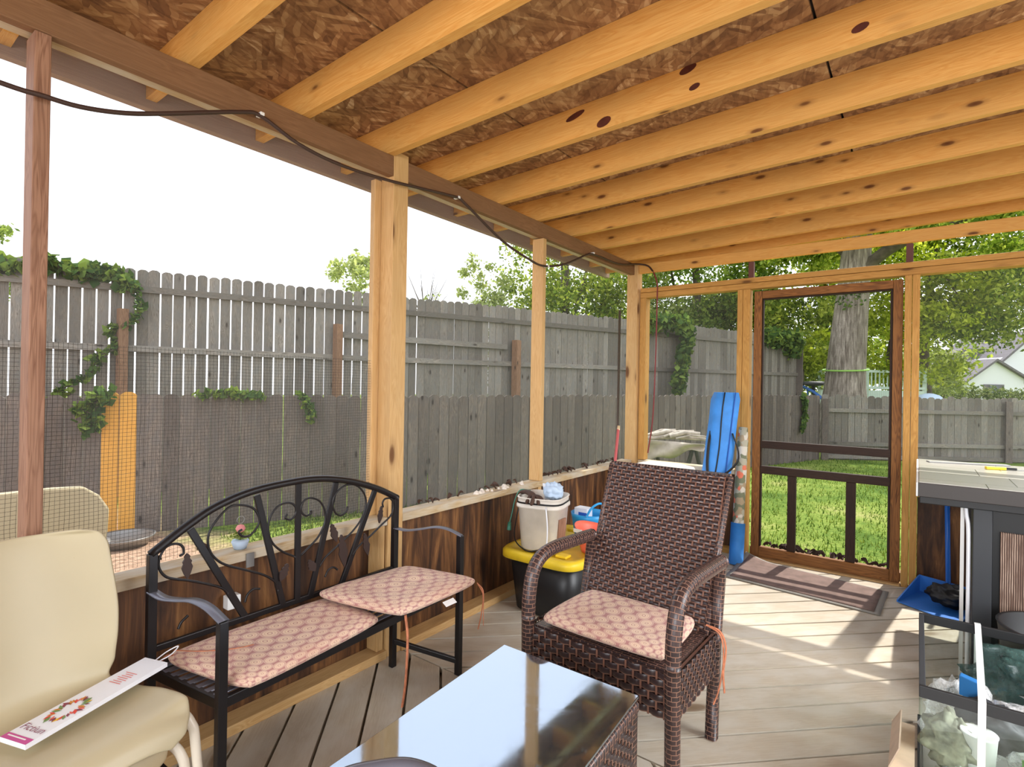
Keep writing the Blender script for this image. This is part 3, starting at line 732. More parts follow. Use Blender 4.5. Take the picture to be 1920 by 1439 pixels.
# back fence
bp = [(-1.80, 14.5), (1.75, 17.15), (6.5, 20.6)]
f3 = empty('wooden_fence', (0, 16, -.3), 'weathered fence with rails facing the lawn behind the screen door', 'fence')
run(bp, [-.3]*3, [1.2, 1.19, 1.15], .155, .007, 'fence', f3, jit=.03)
for z in (.86, .08, -.22): rail(f3, bp, z, z-.03, .09, .03)
for t in (0.01, .97): post(f3, (bp[0][0]+(bp[1][0]-bp[0][0])*t+.05, bp[0][1]+(bp[1][1]-bp[0][1])*t-.09), -.3, 1.12, .12, 'fencelow')

# vines
def vine(label, path, n, size, rad, stem=True, mat='vine', group=None, z_off=0):
    v = empty('climbing_vine', path[0], label, 'vine', group)
    if stem:
        mb = MB(); mb.tube(smooth([Vector(p)+Vector((random.uniform(-.02, .02),)*3) for p in path], 4), .008, 5); mb.build('stem', 'bark2', v)
    pts = smooth(path, 8); k = len(pts)
    leaves('foliage', [(p.x, p.y, p.z, rad*.5, rad, rad*random.uniform(.7, 1.3)) for p in pts], n, size, mat, v, droop=.6, asp=.7, shell=.1)
def onf(poly, t, z, o=.12):
    k = int(t); p = lerp2(poly[k], poly[min(k+1, len(poly)-1)], t-k); return (p[0]+o*.9, p[1]-o*.35, z)
vine('green vine heaped along the top of the tall fence at far left', [onf(tallp, .70, 2.78, .02), onf(tallp, .76, 2.72, .04), onf(tallp, .82, 2.82, .04), onf(tallp, .88, 2.74, .05), onf(tallp, .93, 2.76, .05), onf(tallp, .965, 2.6, .08)], 620, .13, .15)
vine('leafy vine trailing down beside the brown post of the tall fence', [onf(tallp, .975, 2.6), onf(tallp, .985, 2.35), onf(tallp, .97, 2.1), onf(tallp, .93, 1.95), onf(tallp, .95, 1.75), onf(tallp, .91, 1.6), onf(tallp, .90, 1.4), onf(tallp, .86, 1.2), onf(tallp, .84, 1.05)], 330, .1, .09)
vine('bright vine clump on the low fence left of the yellow boards', [onf(lowp, .905, 1.16, .1), onf(lowp, .93, 1.12, .12), onf(lowp, .88, 1.0, .12), onf(lowp, .91, .92, .12), onf(lowp, .90, .8, .12)], 190, .1, .1, mat='vine')
vine('low creeper lying along the low fence top right of the yellow boards', [onf(lowp, 1.20, 1.17, .05), onf(lowp, 1.32, 1.17, .05), onf(lowp, 1.46, 1.15, .05)], 120, .09, .06)
vine('small vine hanging down the low fence between yellow boards and bench', [onf(lowp, 1.62, 1.16, .08), onf(lowp, 1.66, 1.05, .08), onf(lowp, 1.68, .86, .08)], 110, .08, .07)
def tallt(t): return 2+t
vine('dense dark vine column draped over the tall fence seen left of the blue bag', [onf(tallp, 2.49, 2.78, .2), onf(tallp, 2.555, 2.85, .3), onf(tallp, 2.59, 2.6, .3), onf(tallp, 2.575, 2.1, .3), onf(tallp, 2.57, 1.7, .3), onf(tallp, 2.56, 1.3, .3)], 1900, .16, .30)
vine('green creeper mound on the end of the tall fence seen through the door', [onf(tallp, 2.86, 2.75, .1), onf(tallp, 2.93, 2.78, .15), onf(tallp, 2.985, 2.7, .15), onf(tallp, 2.95, 2.5, .15)], 900, .17, .36)
vine('thin ivy strand climbing the low fence seen through the door', [onf(lowp, 2.92, 1.15, .08), onf(lowp, 2.925, .8, .08), onf(lowp, 2.915, .4, .08)], 160, .12, .12)

# ------------------------------------------------------------------ trees beyond
def tree(label, base, top, trunk_r, blobs, n, size, mat, branches=(), name='leafy_tree', tm='bark2', group=None):
    t = empty(name, base, label, 'tree', group)
    mb = MB(); a = Vector(base); b = Vector(top)
    path = [a.lerp(b, k/6)+Vector((math.sin(k*1.7)*trunk_r*.35, math.cos(k*2.1)*trunk_r*.3, 0)) for k in range(7)]
    mb.tube(path, [trunk_r*(1-.5*k/6) for k in range(7)], 12); mb.build('trunk', tm, t)
    for br in branches:
        mb = MB(); q = smooth(br, 4); mb.tube(q, [trunk_r*.35*(1-.8*i/len(q)) for i in range(len(q))], 7); mb.build('branch', tm, t)
    leaves('foliage', blobs, n, size, mat, t, shell=.2)
    return t
def cluster(c, r, k, fl=.7, seed=0):
    rr = random.Random(seed); out = []
    for i in range(k):
        a = rr.uniform(0, 2*PI); q = rr.uniform(0, 1)**.6; e = rr.uniform(-1, 1)
        s_ = rr.uniform(.22, .42)*r
        out.append((c[0]+math.cos(a)*q*r*(1-e*e*.4), c[1]+math.sin(a)*q*r*(1-e*e*.4), c[2]+e*r*fl, s_, s_, s_*.75))
    return out
tree('pale leafy treetop showing over the tall fence just left of the middle porch post', (-14.9, 11.3, -.3), (-14.9, 11.3, 4.3), .15, cluster((-14.85, 11.4, 4.75), .95, 22, .75, 3), 1500, .15, 'leaflight')
t2 = empty('bare_tree', (-12.4, 12, -.3), 'bare twiggy sapling poking above the tall fence right of the middle post', 'tree')
mb = MB(); mb.tube([(-12.4, 12, -.3), (-12.42, 12, 3.4)], .05, 6)
mb.build('trunk', 'bark2', t2)
rr = random.Random(5); mb = MB()
for k in range(22):
    a = rr.uniform(0, 2*PI); sp0 = rr.uniform(.2, .75); h = rr.uniform(4.0, 5.0); z0 = rr.uniform(3.0, 3.5)
    mb.tube([(-12.4, 12, z0), (-12.4+math.cos(a)*sp0*.5, 12+math.sin(a)*sp0*.5, (z0+h)/2-.05), (-12.4+math.cos(a)*sp0, 12+math.sin(a)*sp0, h)], [.022, .014, .005], 4)
mb.build('twigs', 'bark2', t2); leaves('foliage', [(-12.2, 12.1, 3.9, .35, .35, .35)], 90, .1, 'leaflight', t2)
tree('round bushy tree above the tall fence between the middle post and next stud', (-13.5, 16.1, -.3), (-13.5, 16.1, 4.6), .14, cluster((-13.6, 16.1, 4.9), 1.15, 20, .85, 8)+[(-13.9, 15.9, 6.0, .35, .35, .5)], 2300, .15, 'leaflight')
tree('large green tree behind the fence left of the corner post', (-11.5, 18.9, -.3), (-11.6, 18.9, 6.8), .3, cluster((-11.6, 19.2, 6.3), 3.1, 60, 1.0, 12), 17000, .17, 'leafmid', [[(-11.5, 18.9, 3.5), (-10.6, 18.7, 5.2), (-10.2, 18.7, 7.4)]])
tree('tree with thinner crown standing close behind the corner post', (-10.0, 21.6, -.3), (-10, 21.8, 6), .2, cluster((-9.9, 22, 5.2), 2.3, 34, 1.0, 17), 4500, .17, 'leaflight')
tree('dense dark green tree filling the screen left of the door', (-7.9, 24, -.3), (-8, 24.2, 7), .3, cluster((-7.9, 24.4, 6.0), 3.7, 90, 1.15, 21), 30000, .19, 'leafdark', [[(-8, 24.2, 3), (-9, 24.6, 5.5), (-9.5, 24.6, 8)]])
tree('yellow green tree behind the left half of the screen door', (-5.2, 26.5, -.3), (-5.2, 26.6, 6), .3, cluster((-5.0, 26.4, 5.6), 3.2, 90, 1.2, 25), 22000, .2, 'leafmid')
tree('small bright yellow leafed tree left of the large trunk', (-3.6, 23.4, -.3), (-3.6, 23.4, 2.6), .1, cluster((-3.6, 23.4, 3.0), 1.0, 26, .9, 28), 2500, .17, 'leafyellow')
# big oak
oak = empty('oak_tree', (-1.72, 18.7, -.3), 'large old oak with thick grey trunk behind the back fence', 'tree')
mb = MB(); path = [(-1.80, 18.7, -.3), (-1.76, 18.7, .8), (-1.72, 18.7, 2), (-1.62, 18.75, 3.6), (-1.50, 18.8, 5.6), (-1.4, 18.8, 8.5)]
path = smooth(path, 4)
mb.tube(path, [max(.34, .80-.16*min(1, i/6)-.0165*i) for i in range(len(path))], 28); mb.build('trunk', 'bark', oak)
for br in ([(-1.6, 18.75, 4.6), (-.6, 18.6, 5.4), (.9, 18.4, 5.9), (2.4, 18, 6.3)], [(-1.5, 18.8, 5.2), (-3, 18.6, 6.6), (-5, 18.4, 7.4)], [(-1.4, 18.8, 8), (0, 18.2, 9), (2, 17.5, 9.4)]):
    mb = MB(); q = smooth(br, 5); mb.tube(q, [.2*(1-.7*i/len(q)) for i in range(len(q))], 9); mb.build('branch', 'bark2', oak)
oakblobs = []
rr = random.Random(31)
for k in range(75):
    x = rr.uniform(-6, 8); y = rr.uniform(16.5, 21); z = 6.0+rr.uniform(-.5, 2.6)-abs(x+1)*.03
    oakblobs.append((x, y, z, rr.uniform(.5, 1.0), rr.uniform(.5, 1.0), rr.uniform(.3, .55)))
leaves('foliage', oakblobs, 26000, .17, 'leafmid', oak, shell=.1)
leaves('sprouts', [(-1.65, 18.15, 4.0, .5, .15, .4)], 120, .1, 'vine', oak)
mb = MB(); mb.tube([(-1.73+.585*math.cos(a), 18.7+.585*math.sin(a), 1.93-.05*math.cos(a-4.7)) for a in [2*PI*k/30 for k in range(30)]], .025, 5, closed=True)
o = mb.build('string', 'limegreen'); tag(o, 'lime green string looped round the oak trunk', 'string')
tree('tree with slanting pale branch seen through the screen right of the door', (.2, 30.5, -.3), (.3, 30.5, 7), .25, cluster((.9, 30.6, 6.9), 3.5, 80, .9, 41), 22000, .2, 'leafmid', [[(.5, 29.2, 7.4), (.8, 29.2, 6.4), (1.3, 29.2, 5.3)]])
tree('tall green tree at the right edge of the view above the white house', (5.8, 33, -.3), (5.8, 33, 8), .3, cluster((5.0, 32.6, 8.5), 3.8, 80, .9, 43), 18000, .2, 'leafdark')
tree('yellow green tree behind the right half of the door beside the oak trunk', (-.9, 29, -.3), (-.9, 29, 6), .25, cluster((-1.0, 29, 5.2), 3.0, 60, 1.2, 45), 10000, .19, 'leafyellow')
tree('pale round bush in front of the white house', (1.0, 34.4, -.3), (1.0, 34.4, 2), .1, cluster((.55, 34.1, 2.4), 1.45, 40, .8, 47), 5000, .16, 'leaflight', name='garden_bush')
hd = leaves('hedge', [(0+i*.55, 38+i*.42, 1.0+random.uniform(-.15, .1), .6, .6, .75) for i in range(14)], 6000, .16, 'hedge')
tag(hd, 'clipped green hedge running in front of the white house', 'hedge')
bt = [(x, 46+x*.5+random.uniform(-2, 2), 1.5+random.uniform(0, 5), 2.2, 2.2, 2.2) for x in np.linspace(-26, 2, 26)]
tg = leaves('treeline', bt, 9000, .4, 'leafmid'); tag(tg, 'distant band of green woodland far behind the fences', 'woodland', kind='stuff')
tree('treetop just showing at the far left edge over the tall fence', (-27.3, 4.4, -.3), (-27.3, 4.4, 5), .2, cluster((-27.6, 4.0, 5.6), 1.6, 16, .9, 51), 1500, .2, 'leafdark')

# ------------------------------------------------------------------ house, deck, dome
hs = empty('house', (5.5, 54, -.3), 'white sided house with grey gabled roofs beyond the hedge', 'house')
u = Vector((.80, .60, 0)); vv = Vector((-.6, .8, 0)); O = Vector((2.85, 52.1, 0))
def hp(a, b, z): q = O+u*a+vv*b; return (q.x, q.y, z)
mb = MB(); mb.prism([hp(0, 0, -.3), hp(4.2, 0, -.3), hp(4.2, 0, 2.6), hp(2.0, 0, 3.7), hp(0, 0, 2.3)], vv*5); mb.build('gable_wall', 'whitesiding', hs)
mb = MB(); mb.prism([hp(3.4, 1.5, -.3), hp(11, 1.5, -.3), hp(11, 1.5, 3.0), hp(6.4, 1.5, 6.0), hp(3.4, 1.5, 3.6)], vv*6); mb.build('main_wall', 'whitesiding', hs)
mb = MB(); mb.prism([hp(-.3, -.3, 2.15), hp(2.0, -.3, 3.85), hp(4.9, -.3, 2.15), hp(4.9, -.3, 2.0), hp(2.0, -.3, 3.68), hp(-.3, -.3, 2.0)], vv*6); mb.build('roof', 'roofgrey', hs)
mb = MB(); mb.prism([hp(3.0, 1.2, 3.2), hp(6.4, 1.2, 6.2), hp(11.4, 1.2, 3.0), hp(11.4, 1.2, 2.85), hp(6.4, 1.2, 6.0), hp(3.0, 1.2, 3.0)], vv*7); mb.build('roof', 'roofgrey', hs)
mb = MB(); mb.prism([hp(1.0, 4, 3.6), hp(5.4, 4, 3.6), hp(4.8, 4, 4.9), hp(3.0, 4, 4.9)], vv*3); mb.build('roof', 'roofgrey', hs)
for a in (1.2, ):
    wf = MB(); wf.box(0, 0, 0, 0, 0, 0)
    wf = MB(); wf.prism([hp(a, -.02, .9), hp(a+1.5, -.02, .9), hp(a+1.5, -.02, 1.95), hp(a, -.02, 1.95)], vv*-.05); w_ = wf.build('window', 'roofgrey', hs)
    wf = MB(); wf.prism([hp(a+.4, -.08, .95), hp(a+1.1, -.08, .95), hp(a+1.1, -.08, 1.9), hp(a+.4, -.08, 1.9)], vv*-.03); wf.build('pane', 'winglass', w_)
dk = empty('raised_deck', (-2, 26, -.3), 'neighbour deck with pale green railing behind the oak trunk', 'deck')
A = Vector((-3.2, 25.1, 0)); B = Vector((0.2, 27.6, 0)); D = (B-A).normalized(); LL = (B-A).length
for z in (2.12, 1.45):
    mb = MB(); mb.bar(A+Vector((0, 0, z)), B+Vector((0, 0, z)), .12, .1); mb.build('rail', 'palegreen', dk)
mb = MB(); mb.bar(A+Vector((0, 0, 1.1)), B+Vector((0, 0, 1.1)), .1, .5); mb.build('deck_edge', 'palegreen', dk)
k = 0
while k*.16 < LL:
    q = A+D*k*.16; mb = MB(); mb.bar(q+Vector((0, 0, 1.4)), q+Vector((0, 0, 2.1)), .05, .05, up=(1, 0, 0)); mb.build('baluster', 'palegreen', dk); k += 1
for t in (0, .45, 1):
    q = A.lerp(B, t); mb = MB(); mb.bar(q+Vector((0, 0, -.3)), q+Vector((0, 0, 2.25)), .14, .14, up=(1, 0, 0)); mb.build('post', 'palegreen', dk)
dm = MB(); dm.lathe([(.45, -1.3), (.45, 0), (.43, .08), (.3, .2), (.12, .26), (.01, .27)], (.32, 25.2, 1.0), 20)
o = dm.build('domed_cover', 'dome'); tag(o, 'pale blue domed cover peeking over the back fence', 'cover')
sl = empty('garden_grill', (-2.9, 21.5, -.3), 'dark patio grill with blue handrail beyond the end of the tall fence', 'grill')
mb = MB(); mb.lathe([(.02, 1.45), (.42, 1.5), (.45, 1.56), (.3, 1.62), (.02, 1.64)], (-2.95, 21.6, 0), 16); mb.build('lid', 'darkgrey', sl)
mb = MB(); mb.tube([(-2.95, 21.6, -.3), (-2.95, 21.6, 1.5)], .06, 8); mb.build('stand', 'darkgrey', sl)
mb = MB(); mb.tube([(-3.35, 21.4, 1.5), (-2.9, 21.4, 1.25), (-2.4, 21.4, .8)], .05, 6); mb.tube([(-3.1, 21.4, 1.3), (-3.1, 21.4, .5)], .03, 6); mb.build('handrail', 'slideblue', sl)
# steel pan and cream slab outside left
pn = MB(); pn.lathe([(.0, .02), (.18, .02), (.24, .09), (.26, .1), (.25, .08), (.19, 0), (0, 0)], (-6.15, 1.98, -.3), 24)
o = pn.build('feeding_pan', 'galv', fix=False); tag(o, 'round grey metal pan lying on the dirt by the yellow boards', 'pan')
cs = MB(); pts = [(-3.5, y, z) for y, z in ((.1, -.3), (.1, .77), (.80, .765), (.93, .755), (1.0, .70), (1.045, .62), (1.04, .5), (.93, -.3))]
cs.prism([Vector(p) for p in pts], (.04, 0, 0)); o = cs.build('plastic_tabletop', 'cream', bevel=.01); tag(o, 'cream rounded plastic tabletop standing on edge outside the screen', 'tabletop')

# ------------------------------------------------------------------ wicker weaving
def weave(mb, O, U, V, w, h, pitch=.0165, sp=.0235, amp=.003, nx=None, thick=.0046):
    """basket weave on a parallelogram: O corner, U and V unit vectors"""
    O = Vector(O); U = Vector(U).normalized(); V = Vector(V).normalized(); N = U.cross(V).normalized()
    rows = max(1, int(h/pitch)); pitch = h/rows; ns = max(2, round(w/sp)); sp = w/ns; nx = ns*4
    for r in range(rows):
        v0 = r*pitch
        P = []
        for i in range(nx+1):
            u_ = i/nx*w; a = amp*math.cos(PI*(u_/sp)+PI*r)
            a = max(-amp*.8, min(amp*.8, a*1.4))
            base = O+U*u_+N*(a+.001)
            P.append([base+V*(v0+pitch*.06)-N*.0012, base+V*(v0+pitch*.3)+N*.0012, base+V*(v0+pitch*.7)+N*.0012, base+V*(v0+pitch*.94)-N*.0012])
        jv = (0, .3, .7, .999)
        mb.grid(P, lambda i, j, r=r: (i/nx*w*10+r*.37, jv[min(j, 3)]))
    for k in range(ns+1):
        u_ = k*sp
        P = [[O+U*(u_-.0035)+V*t*h+N*.0004, O+U*(u_+.0035)+V*t*h+N*.0004] for t in (0, .5, 1)]
        mb.grid(P, lambda i, j: (0, .1), smooth=False)
    # dark backing a hair behind the strands
    return mb
def wbar(mb, a, b, w, h, up=(0, 0, 1)):
    """wrapped square bar with metric uv along its length"""
    a = Vector(a); b = Vector(b); d = b-a; L = d.length; d.normalize(); u_ = Vector(up); r = d.cross(u_).normalized(); u_ = r.cross(d)
    cs_ = [(-1, -.6), (-.6, -1), (.6, -1), (1, -.6), (1, .6), (.6, 1), (-.6, 1), (-1, .6)]
    per = [0]
    for i in range(8):
        p, q = cs_[i], cs_[(i+1) % 8]; per.append(per[-1]+math.hypot((q[0]-p[0])*w/2, (q[1]-p[1])*h/2))
    P = [[q+r*x*w/2+u_*y*h/2 for x, y in cs_] for q in (a, b)]
    k = len(mb.v); mb.grid(P, lambda i, j: (per[j], i*L), cv=True, smooth=True)
    mb.face([k+i for i in range(8)][::-1]); mb.face([k+8+i for i in range(8)])

# ------------------------------------------------------------------ cushions
def cushion(name, corners, th, label, cat='cushion', round_=.12, parent=None, nz=0, wob=.006, tiecol=True, bend=None, group=None):
    """corners A,B,C,D (top surface mid-plane) -> puffy pad"""
    A, B, C, D = [Vector(c) for c in corners]; n = 30
    W = ((B-A).length+(C-D).length)/2; H = ((D-A).length+(C-B).length)/2
    up = (B-A).cross(D-A).normalized()
    if up.z < 0: up = -up
    def pt(u_, v_): return A*(1-u_)*(1-v_)+B*u_*(1-v_)+C*u_*v_+D*(1-u_)*v_
    mb = MB()
    for sgn in (1, -1):
        P = []
        for i in range(n+1):
            row = []
            for j in range(n+1):
                x = 2*i/n-1; y = 2*j/n-1
                x = math.copysign(1-(1-abs(x))**1.7, x); y = math.copysign(1-(1-abs(y))**1.7, y)
                # squircle rounding
                k = 1-.075*(abs(x)*abs(y))**4.0
                xx, yy = x*k, y*k
                e = max(abs(x), abs(y)); e2 = (abs(x)**5+abs(y)**5)**(1/5)
                hgt = th/2*(max(0, 1-min(1, e)**9))**.5*(1-.25*(abs(x)*abs(y))**3)
                p = pt((xx+1)/2, (yy+1)/2)
                q = p+up*(hgt*sgn)
                if sgn > 0:
                    q += up*(wob*(mnoise.noise(p*6)+.6*mnoise.noise(p*15))*(1-e**4))
                if bend: q += Vector((0, 0, bend((xx+1)/2, (yy+1)/2)))
                row.append(q)
            P.append(row)
        if sgn < 0: P = P[::-1]
        mb.grid(P, lambda i, j: ((1-i/n if sgn < 0 else i/n)*W, j/n*H))
    o = mb.build(name, 'cushion'); tag(o, label, cat, group)
    return o
def tie(parent, path, w=.006):
    mb = MB(); q = smooth(path, 5); mb.tube(q, w, 6, sx=.4); mb.build('tie', 'tie', parent)

# ------------------------------------------------------------------ wrought iron bench
BL, BR, FL, FR = Vector((-1.94, .702, 0)), Vector((-1.945, 1.706, 0)), Vector((-1.585, .755, 0)), Vector((-1.66, 1.845, 0))
bn = empty('metal_bench', (-1.78, 1.2, 0), 'black wrought iron two-seat bench with arched scrollwork back under the screen', 'bench')
XB = -1.94
def up_(v, z): return Vector((v.x, v.y, z))
def sqbar(nm, a, b, w, h=None, mat='iron', up=(0, 1, 0), par=None):
    mb = MB(); mb.bar(a, b, w, h or w, up=up); return mb.build(nm, mat, par or bn, bevel=.002)
for c_, z1 in ((BL, .765), (BR, .79)): sqbar('leg', up_(c_, 0), up_(c_, z1), .026)
for c_ in (FL, FR): sqbar('leg', up_(c_, 0), up_(c_, .63), .026)
arch = smooth([(XB, .697, .763), (XB, .8, .832), (XB, .9, .884), (XB, 1.03, .918), (XB, 1.2, .93), (XB, 1.3, .926), (XB, 1.385, .912), (XB, 1.476, .888), (XB, 1.6, .842), (XB, 1.712, .785)], 5)
mb = MB(); mb.tube(arch, .016, 8, sx=.9); mb.build('top_rail', 'iron', bn)
for (a, b) in (((.813, .82), (1.006, .46)), ((1.039, .90), (1.15, .46)), ((1.206, .93), (1.209, .46)), ((1.378, .90), (1.265, .46)), ((1.582, .84), (1.41, .46))):
    sqbar('back_bar', (XB, a[0], a[1]), (XB, b[0], b[1]), .024, .012, up=(1, 0, 0))
sqbar('seat_rail', up_(BL, .395), up_(BR, .395), .02, .03, up=(0, 0, 1)); sqbar('seat_rail', up_(FL, .395), up_(FR, .395), .02, .03, up=(0, 0, 1))
sqbar('seat_rail', up_(BL, .395), up_(FL, .395), .02, .03, up=(0, 0, 1)); sqbar('seat_rail', up_(BR, .395), up_(FR, .395), .02, .03, up=(0, 0, 1))
sqbar('lower_back_rail', up_(BL, .46), up_(BR, .46), .016, .02, up=(0, 0, 1))
sqbar('side_brace', up_(BR, .12), up_(FR, .06), .018, .022, up=(0, 0, 1)); sqbar('side_brace', up_(BL, .12), up_(FL, .06), .018, .022, up=(0, 0, 1))
for k in range(8):
    t = (k+.7)/8.4; a = BL.lerp(FL, t); b = BR.lerp(FR, t); sqbar('seat_slat', up_(a, .408), up_(b, .408), .024, .005, 'armgrey', up=(0, 0, 1))
for p, q in ((BL, FL), (BR, FR)):
    pts = [up_(p, .648), up_(p.lerp(q, .18), .640), up_(p.lerp(q, .40), .650), up_(p.lerp(q, .62), .664), up_(p.lerp(q, .82), .658), up_(p.lerp(q, 1.02), .632)]
    pts = smooth(pts, 4); mb = MB()
    sd = (q-p).cross(Vector((0, 0, 1))).normalized()*.016
    P = [[c_-sd-Vector((0, 0, .004)), c_-sd, c_+sd, c_+sd-Vector((0, 0, .004))] for c_ in pts]
    mb.grid(P, cv=True); mb.build('armrest', 'armgrey', bn)
SCR = [[(.78, .74), (.792, .746), (.788, .77), (.767, .783), (.738, .777), (.721, .746), (.721, .714), (.74, .683), (.773, .665), (.807, .652), (.874, .62), (.916, .596), (.94, .57)],
 [(.985, .785), (.973, .778), (.988, .76), (1.016, .759), (1.044, .789), (1.046, .819), (1.025, .854), (.984, .873), (.939, .873), (.897, .837), (.871, .794), (.871, .747), (.89, .709), (.929, .673), (1.008, .632), (1.071, .598), (1.116, .559), (1.127, .524)],
 [(1.159, .809), (1.151, .795), (1.174, .785), (1.191, .798), (1.196, .819), (1.184, .842), (1.155, .853), (1.116, .843), (1.089, .806), (1.084, .76), (1.102, .71), (1.142, .669), (1.197, .635)],
 [(1.26, .807), (1.261, .794), (1.239, .788), (1.221, .803), (1.217, .826), (1.232, .851), (1.262, .855), (1.301, .834), (1.324, .791), (1.325, .745), (1.297, .694), (1.254, .659), (1.218, .634)],
 [(1.435, .792), (1.429, .772), (1.401, .76), (1.374, .776), (1.361, .813), (1.372, .852), (1.413, .881), (1.469, .879), (1.514, .842), (1.531, .791), (1.509, .728), (1.459, .678), (1.383, .632), (1.331, .601), (1.303, .569)],
 [(1.627, .756), (1.623, .776), (1.638, .792), (1.671, .787), (1.688, .752), (1.672, .71), (1.617, .676), (1.555, .639), (1.496, .609), (1.461, .576)],
 [(1.0, .52), (1.01, .545), (1.03, .558), (1.055, .552)], [(1.33, .52), (1.345, .545), (1.37, .55), (1.39, .535)], [(.78, .50), (.79, .52), (.81, .535)]]
for s_ in SCR:
    mb = MB(); mb.tube(smooth([(XB+.004, y, z) for y, z in s_], 5), .0042, 6); mb.build('scroll', 'iron', bn)
def ironleaf(y0, z0, y1, z1, w=.02):
    a = Vector((XB+.008, y0, z0)); b = Vector((XB+.008, y1, z1)); d = b-a; n_ = Vector((0, -d.z, d.y)).normalized()
    pr = [(0, .1), (.12, .55), (.2, .45), (.32, .85), (.4, .7), (.55, 1), (.62, .9), (.8, .6), (1, .05)]
    pts = [a+d*t+n_*w*s_ for t, s_ in pr]+[a+d*t-n_*w*s_ for t, s_ in reversed(pr)]
    mb = MB(); mb.prism(pts, (.006, 0, 0)); mb.build('leaf_ornament', 'ironleaf', bn)
for q in ((.80, .745, .802, .661, .017), (1.352, .735, 1.378, .655, .017), (1.612, .765, 1.60, .69, .014), (1.40, .68, 1.42, .54, .022), (1.52, .66, 1.54, .56, .018), (1.16, .62, 1.13, .56, .018), (1.25, .61, 1.28, .56, .018)): ironleaf(*q)

cu1 = cushion('seat_cushion', [(-1.915, .712, .435), (-1.535, .80, .432), (-1.60, 1.36, .432), (-1.92, 1.34, .435)], .048, 'pink medallion cushion lying flat on the left of the iron bench', group=None)
tie(cu1, [(-1.875, .745, .447), (-1.92, .735, .43), (-1.94, .715, .36)]); tie(cu1, [(-1.875, .745, .462), (-1.80, .80, .462), (-1.74, .87, .462), (-1.72, .92, .462)], .003)
cu2 = cushion('seat_cushion', [(-1.90, 1.25, .482), (-1.475, 1.33, .487), (-1.50, 1.80, .475), (-1.87, 1.715, .475)], .048, 'pink medallion cushion overlapping the other on the right of the iron bench', wob=.01)
tie(cu2, [(-1.485, 1.36, .475), (-1.474, 1.362, .40), (-1.474, 1.36, .30), (-1.47, 1.35, .22), (-1.478, 1.345, .15)])
tie(cu2, [(-1.50, 1.78, .47), (-1.485, 1.80, .42), (-1.49, 1.80, .34), (-1.50, 1.79, .27)]); tie(cu2, [(-1.50, 1.78, .47), (-1.475, 1.79, .44), (-1.48, 1.80, .36), (-1.475, 1.795, .29)], .004)
mb = MB(); mb.hexa([(-1.482, 1.55, .462), (-1.462, 1.55, .45), (-1.462, 1.61, .45), (-1.482, 1.61, .462), (-1.482, 1.55, .464), (-1.462, 1.55, .452), (-1.462, 1.61, .452), (-1.482, 1.61, .464)], 1); mb.build('care_tag', 'tag', cu2)

# ------------------------------------------------------------------ wicker armchair
CH = empty('wicker_armchair', (-.9, 2.05, 0), 'dark brown woven wicker armchair with tall back facing the glass table', 'chair')
x0, x1 = -1.19, -.612; yf, yb = 1.73, 2.15; rot = -.03
def cp(x, y, z):
    cx_, cy_ = -.885, 1.95; X2 = x-cx_; Y2 = y-cy_
    return Vector((cx_+X2*math.cos(rot)-Y2*math.sin(rot), cy_+X2*math.sin(rot)+Y2*math.cos(rot), z))
def wpart(nm, fn, mat='wicker'):
    mb = MB(); fn(mb); return mb.build(nm, mat, CH)
for sx_ in (x0, x1):
    inx = .028 if sx_ == x0 else -.028
    # front leg + arm in one bent wrapped tube
    path = smooth([cp(sx_, yf, .0), cp(sx_, yf-.005, .2), cp(sx_, yf-.01, .42), cp(sx_, yf-.005, .52), cp(sx_, yf+.02, .60), cp(sx_, yf+.075, .642), cp(sx_, yf+.16, .655), cp(sx_, yf+.28, .652), cp(sx_, yb+.05, .645)], 6)
    k = [p for p in path if p.z < .40 and (p-cp(sx_, yf, .2)).length < .22]
    cut = len(k)
    wpart('leg', lambda mb: mb.tube(path[:cut+1], .026, 10), 'wickerwrap')
    wpart('armrest', lambda mb: mb.tube(path[cut:], .027, 10), 'wickerwrap')
    wpart('leg', lambda mb: wbar(mb, cp(sx_+inx*.1, yb-.035, .0), cp(sx_+inx*.1, yb-.01, .36), .042, .042, (1, 0, 0)), 'wickerwrap')
    wpart('back_post', lambda mb: wbar(mb, cp(sx_+inx*.1, yb-.01, .36), cp(sx_+inx*.1, yb+.05, .66), .04, .04, (1, 0, 0)), 'wickerwrap')
# seat deck and aprons
mb = MB(); P8 = [cp(x0+.02, yf+.01, .36), cp(x1-.02, yf+.01, .36), cp(x1-.02, yb, .36), cp(x0+.02, yb, .36), cp(x0+.02, yf+.01, .395), cp(x1-.02, yf+.01, .395), cp(x1-.02, yb, .395), cp(x0+.02, yb, .395)]
mb.hexa(P8, 0); mb.build('seat_base', 'wickerwrap', CH)
Ux = (cp(1, 0, 0)-cp(0, 0, 0)).normalized(); Uy = (cp(0, 1, 0)-cp(0, 0, 0)).normalized(); Uz = Vector((0, 0, 1))
wpart('front_apron', lambda mb: (weave(mb, cp(x0+.026, yf-.012, .245), Ux, Uz, x1-x0-.052, .15, pitch=.022, sp=.028, amp=.004), mb.hexa([cp(x0+.02, yf-.004, .245), cp(x1-.02, yf-.004, .245), cp(x1-.02, yf+.005, .245), cp(x0+.02, yf+.005, .245), cp(x0+.02, yf-.004, .39), cp(x1-.02, yf-.004, .39), cp(x1-.02, yf+.005, .39), cp(x0+.02, yf+.005, .39)], 0)))
